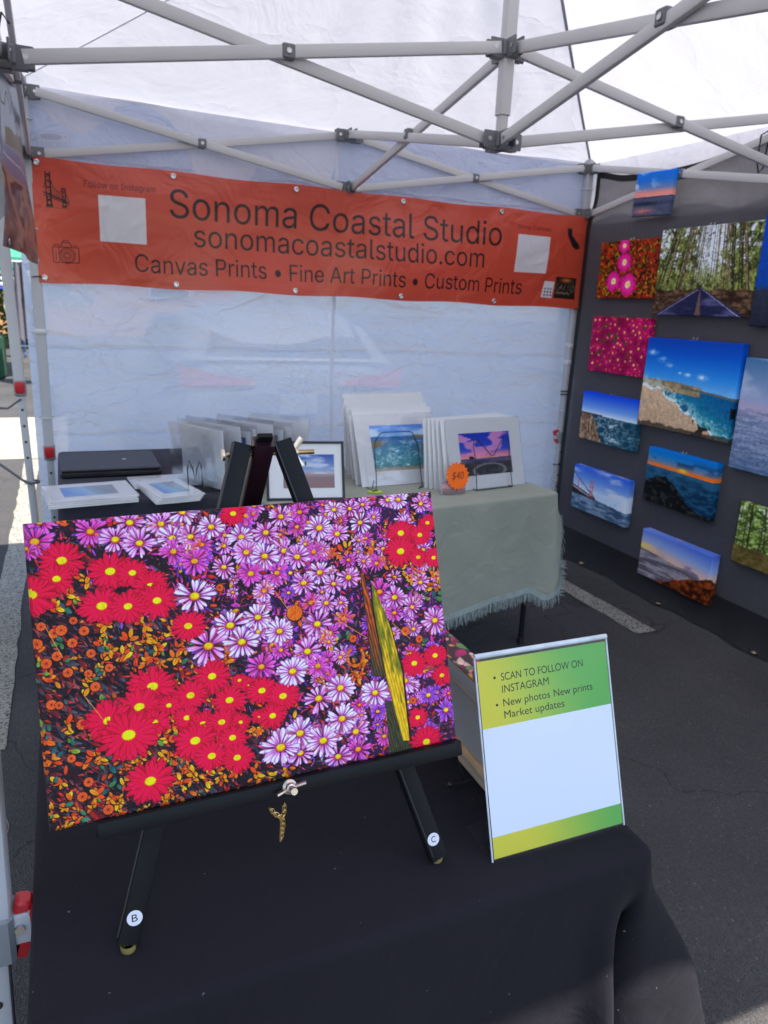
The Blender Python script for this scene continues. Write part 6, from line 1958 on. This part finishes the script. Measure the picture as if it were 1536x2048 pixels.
b = MB()
for k in range(4): b.ring((cx-.087+.058*k, y0c-.03, .895), .036, .0055, (0, 1, .1), 22, 6)
link("badge", b, M_chrome, car)
b = MB(); b.box((cx, y0c-.01, .72), (.31, .02, .155), None, .004); link("licence_plate", b, M_leg, car)
b = MB(); b.box((cx, y0c+.02, .42), (1.55, .12, .20), None, .03); link("bumper", b, mat("black_bumper", (.05, .05, .055), .6), car)
for d in (.75, 3.4):
    for s in (-1, 1):
        b = MB(); b.lathe([(.19, -.1), (.30, -.1), (.325, -.07), (.325, .07), (.30, .1), (.19, .1)], (cx+s*.80, y0c+d, .325), 28, (1, 0, 0)); w = link("wheel", b, M_tyre, car)
        b = MB(); b.lathe([(0, s*.07), (.05, s*.08), (.19, s*.09), (.2, s*.04)], (cx+s*.80, y0c+d, .325), 20, (1, 0, 0)); link("rim", b, M_chrome, w)

# ------------------------------------------------------------------ seen through the gap at the far left
M_green = cloth_mat("green_canopy_cloth", (.10, .40, .26), .35, 0, .25, 2.0)
gt_ = thing("canopy_tent", "green canopy across the aisle showing in the gap at the left", "canopy tent", (-3.3, 13.2, 0))
roof_simple(gt_, -4.9, -1.72, 11.9, 14.9, 2.02, 2.75, M_green, .18)
for (x, y) in ((-1.8, 12.0), (-4.8, 12.0), (-4.8, 14.8), (-1.8, 14.8)):
    b = MB(); b.bar((x, y, 0), (x, y, 2.05), .04, .04, (0, 1, 0)); link("leg", b, M_frame, gt_)
M_grn = mat("dark_green_table_cover", (.008, .055, .022), .8, 0, .2, 20, .2, 4)
t = thing("covered_table", "table under a dark green cover across the aisle", "table", (-3.4, 12.3, 0))
b = MB(); b.box((-3.35, 12.35, .38), (2.0, .8, .70), None, .03); link("table_cover", b, M_grn, t)
M_grey = cloth_mat("grey_garment", (.16, .15, .17), .1, 0, .5, 4, (3, 3, .5))
rack = thing("clothing_rack", "metal rack hung with long grey garments in the gap beside the tent", "clothing rack", (-1.86, 11.3, 0))
b = MB()
for x in (-2.08, -1.62):
    b.tube([(x, 11.3, 0.02), (x, 11.3, 1.95)], .018, 8); b.tube([(x, 11.0, .03), (x, 11.6, .03)], .018, 8)
b.tube([(-2.08, 11.3, 1.93), (-1.62, 11.3, 1.93)], .018, 8); b.tube([(-2.08, 11.3, .62), (-1.62, 11.3, .62)], .014, 8)
link("rack_frame", b, M_frame, rack)
for k in range(4):
    x = -2.0+.10*k
    b = MB(); b.grid(lambda u, v: (x+.06*math.cos(2*PI*u)*(1.3-.5*v), 11.3+.22*math.sin(2*PI*u)*(1.1-.35*v), .72+1.18*v+.03*math.sin(u*12)), 24, 12)
    g_ = link("garment", b, M_grey, None, (x, 11.3, 1.9), angle=80)
    tag(g_, "%s long grey garment on the rack, counted from its left end" % ("first", "second", "third", "fourth")[k], "garment", "grey garments on the rack")
M_wh = mat("white_fabric", (.8, .8, .8), .8, 0, .3, 20)
for k in range(3):
    b = MB(); b.box((-2.13+.005*k, 12.1, 1.58+.095*k), (.36, .3, .07), None, .02); o = link("folded_cloth", b, M_wh, None, (-2.13, 12.1, 1.55+.095*k))
    tag(o, "%s folded white cloth in the pile under the green canopy" % ("lowest", "middle", "topmost")[k], "cloth", "folded white cloths")
b = MB(); b.box((-2.13, 12.1, 1.515), (.40, .34, .03), None, .006); o = link("shelf_board", b, mat("blue_plastic", (.02, .08, .6), .4), None, (-2.13, 12.1, 1.5)); tag(o, "blue shelf board under the folded white cloths", "shelf")
for nm, x, y, z, s, lab in (("tote_bag", -1.80, 11.0, 1.62, (.06, .05, .34), "bright white bag strap hanging on the front of the rack"),):
    b = MB(); b.box((x, y, z), s, Matrix.Rotation(-.18, 3, 'Y'), .015); b.box((x+.02, y, z-.34), (.06, .05, .16), Matrix.Rotation(.4, 3, 'Y'), .015)
    o = link(nm, b, M_wh, None, (x, y, z)); tag(o, lab, "bag")

def person(x, y, face, label, shirt, trousers, hair):
    root = thing("person", label, "person", (x, y, 0))
    J = {'pel': (0, 0, .95, .13), 'bel': (0, 0, 1.10, .125), 'che': (0, 0, 1.32, .15), 'nek': (0, .01, 1.48, .055), 'hed': (0, -.01, 1.60, .085), 'top': (0, -.01, 1.68, .075),
         'hl': (-.09, 0, .90, .09), 'kl': (-.10, -.02, .50, .06), 'al': (-.10, .02, .09, .04), 'tl': (-.11, -.14, .04, .035),
         'hr': (.09, 0, .90, .09), 'kr': (.10, -.02, .50, .06), 'ar': (.10, .02, .09, .04), 'tr': (.11, -.14, .04, .035),
         'sl': (-.18, 0, 1.42, .055), 'el': (-.23, .02, 1.15, .042), 'wl': (-.20, -.14, .96, .028), 'dl': (-.18, -.21, .93, .026),
         'sr': (.18, 0, 1.42, .055), 'er': (.25, -.02, 1.16, .042), 'wr': (.22, -.2, 1.05, .028), 'dr': (.20, -.28, 1.06, .026)}
    E_ = [('pel', 'bel'), ('bel', 'che'), ('che', 'nek'), ('nek', 'hed'), ('hed', 'top'), ('pel', 'hl'), ('hl', 'kl'), ('kl', 'al'), ('al', 'tl'), ('pel', 'hr'), ('hr', 'kr'), ('kr', 'ar'), ('ar', 'tr'),
          ('che', 'sl'), ('sl', 'el'), ('el', 'wl'), ('wl', 'dl'), ('che', 'sr'), ('sr', 'er'), ('er', 'wr'), ('wr', 'dr')]
    keys = list(J); Rf = Matrix.Rotation(face, 3, 'Z')
    me = bpy.data.meshes.new("body"); me.from_pydata([tuple(Rf@Vector(J[k][:3])) for k in keys], [(keys.index(a), keys.index(c)) for a, c in E_], [])
    ob = bpy.data.objects.new("body", me); COL.objects.link(ob); ob.parent = root
    sk = ob.modifiers.new("skin", 'SKIN'); sv = me.skin_vertices[0].data if me.skin_vertices else None
    if sv is None:
        bpy.context.view_layer.objects.active = ob
        sv = me.skin_vertices[0].data if me.skin_vertices else me.attributes
    for i, k in enumerate(keys):
        sv[i].radius = (J[k][3], J[k][3]*.85 if k not in ('che', 'bel', 'pel') else J[k][3]*.7)
    sv[0].use_root = True
    ob.modifiers.new("smooth", 'SUBSURF').levels = 2; ob.modifiers["smooth"].render_levels = 2
    # skin, shirt and trousers by height
    m = bpy.data.materials.new("clothed_body"); m.use_nodes = True; nt = m.node_tree; L = nt.links.new
    tc = nt.nodes.new("ShaderNodeTexCoord"); sp = nt.nodes.new("ShaderNodeSeparateXYZ"); L(tc.outputs["Object"], sp.inputs[0])
    cr = nt.nodes.new("ShaderNodeValToRGB"); cr.color_ramp.interpolation = 'CONSTANT'
    mr = nt.nodes.new("ShaderNodeMapRange"); mr.inputs[2].default_value = 1.8; L(sp.outputs[2], mr.inputs[0]); L(mr.outputs[0], cr.inputs[0])
    el = cr.color_ramp.elements; el[0].color = (*trousers, 1); el[1].position = .97/1.8; el[1].color = (*shirt, 1)
    k_ = el.new(1.46/1.8); k_.color = (.42, .22, .15, 1)
    L(cr.outputs[0], nt.nodes["Principled BSDF"].inputs["Base Color"]); nt.nodes["Principled BSDF"].inputs["Roughness"].default_value = .8
    me.materials.append(m)
    b = MB(); b.lathe([(.0, .105), (.06, .09), (.098, .04), (.103, -.01), (.09, -.05)], Vector((x, y, 1.655))+Rf@Vector((0, .015, 0)), 16); link("hair", b, mat("hair", hair, .7), root)
    return root
person(-2.33, 17.0, .1, "person in an olive shirt and blue jeans standing by the clothing rack", (.26, .25, .11), (.03, .06, .16), (.05, .02, .015))

# trees and a building beyond
M_leafs = []
for i, c in enumerate(((.10, .16, .03), (.17, .21, .04), (.06, .11, .03))):
    m = mat("leaf_"+("yellow_green", "lime", "deep_green")[i], c, .6, 0, 0, 1, .3, 3); M_leafs.append(m)
M_bark = mat("bark", (.09, .07, .05), .9, 0, .6, 20, .3, 8)
def tree(x, y, h, r, label, seed):
    rr = random.Random(seed); t = thing("broadleaf_tree", label, "tree", (x, y, 0))
    b = MB(); b.tube([(x, y, 0), (x+.1, y, h*.25), (x-.05, y+.1, h*.5), (x+.1, y, h*.8)], [.22, .17, .12, .04], 10)
    for k in range(7):
        a = rr.random()*6.28; z = h*rr.uniform(.25, .6)
        b.tube([(x, y, z), (x+math.cos(a)*r*.4, y+math.sin(a)*r*.4, z+h*.15), (x+math.cos(a)*r*.75, y+math.sin(a)*r*.75, z+h*.28)], [.08, .05, .02], 6)
    link("trunk", b, M_bark, t)
    cl = [(rr.gauss(0, .42)*r, rr.gauss(0, .42)*r, h*.62+rr.gauss(0, .17)*h, rr.uniform(.3, .6)*r) for _ in range(22)]
    for q_ in range(3):
        b = MB()
        for k in range(2600):
            c = cl[rr.randrange(len(cl))]
            d = Vector((rr.gauss(0, 1), rr.gauss(0, 1), rr.gauss(0, 1))).normalized()*c[3]*rr.uniform(.55, 1)
            p = Vector((x+c[0], y+c[1], c[2]))+d
            s = rr.uniform(.06, .13); u_ = Vector((rr.gauss(0, 1), rr.gauss(0, 1), rr.gauss(0, 1))).normalized(); v_ = u_.orthogonal().normalized()
            b.add([p-u_*s, p+v_*s*.5, p+u_*s, p-v_*s*.5], [(0, 1, 2, 3)])
        f = link("foliage", b, M_leafs[q_], t, smooth=False); f["kind"] = "stuff"
tree(-4.4, 19.5, 4.7, 1.9, "yellow green tree rising behind the green canopy in the left gap", 1)
tree(-2.2, 21.0, 4.2, 1.7, "bushy green tree right of the yellow green one behind the rack", 2)
tree(-8.2, 22, 6.0, 2.6, "taller green tree standing beyond the left edge of the view", 3)
M_stucco = mat("orange_stucco", (.50, .25, .12), .9, 0, .3, 30, .08, 1.2)
bd = thing("building", "low orange stucco building beyond the trees at the far left", "building", (-8, 30, 0))
b = MB(); b.box((-8, 31, 3.1), (26, 6, 6.2)); link("wall", b, M_stucco, bd, smooth=False)
b = MB(); b.box((-8, 31, 6.32), (26.6, 6.6, .22)); link("roof", b, M_tabletop, bd, smooth=False)
for k in range(6):
    b = MB(); b.box((-18.5+k*4.2, 27.98, 2.2), (1.6, .08, 1.5)); w = link("window", b, M_whitepl, bd, smooth=False)
    b = MB(); b.box((-18.5+k*4.2, 27.93, 2.2), (1.4, .03, 1.3)); link("pane", b, M_glass, w, smooth=False)

# small things lying on the asphalt
b = MB(); pts = [(-1.665+.02*math.cos(a)*1.3, -.345+.055*math.sin(a), .006) for a in np.linspace(-2.2, 2.4, 18)]
b.tube(pts, .0012, 5); o = link("twine", b, mat("pale_twine", (.35, .31, .26), .8), None, (-1.66, -.34, 0)); tag(o, "loop of pale twine lying on the asphalt left of the front table", "twine")
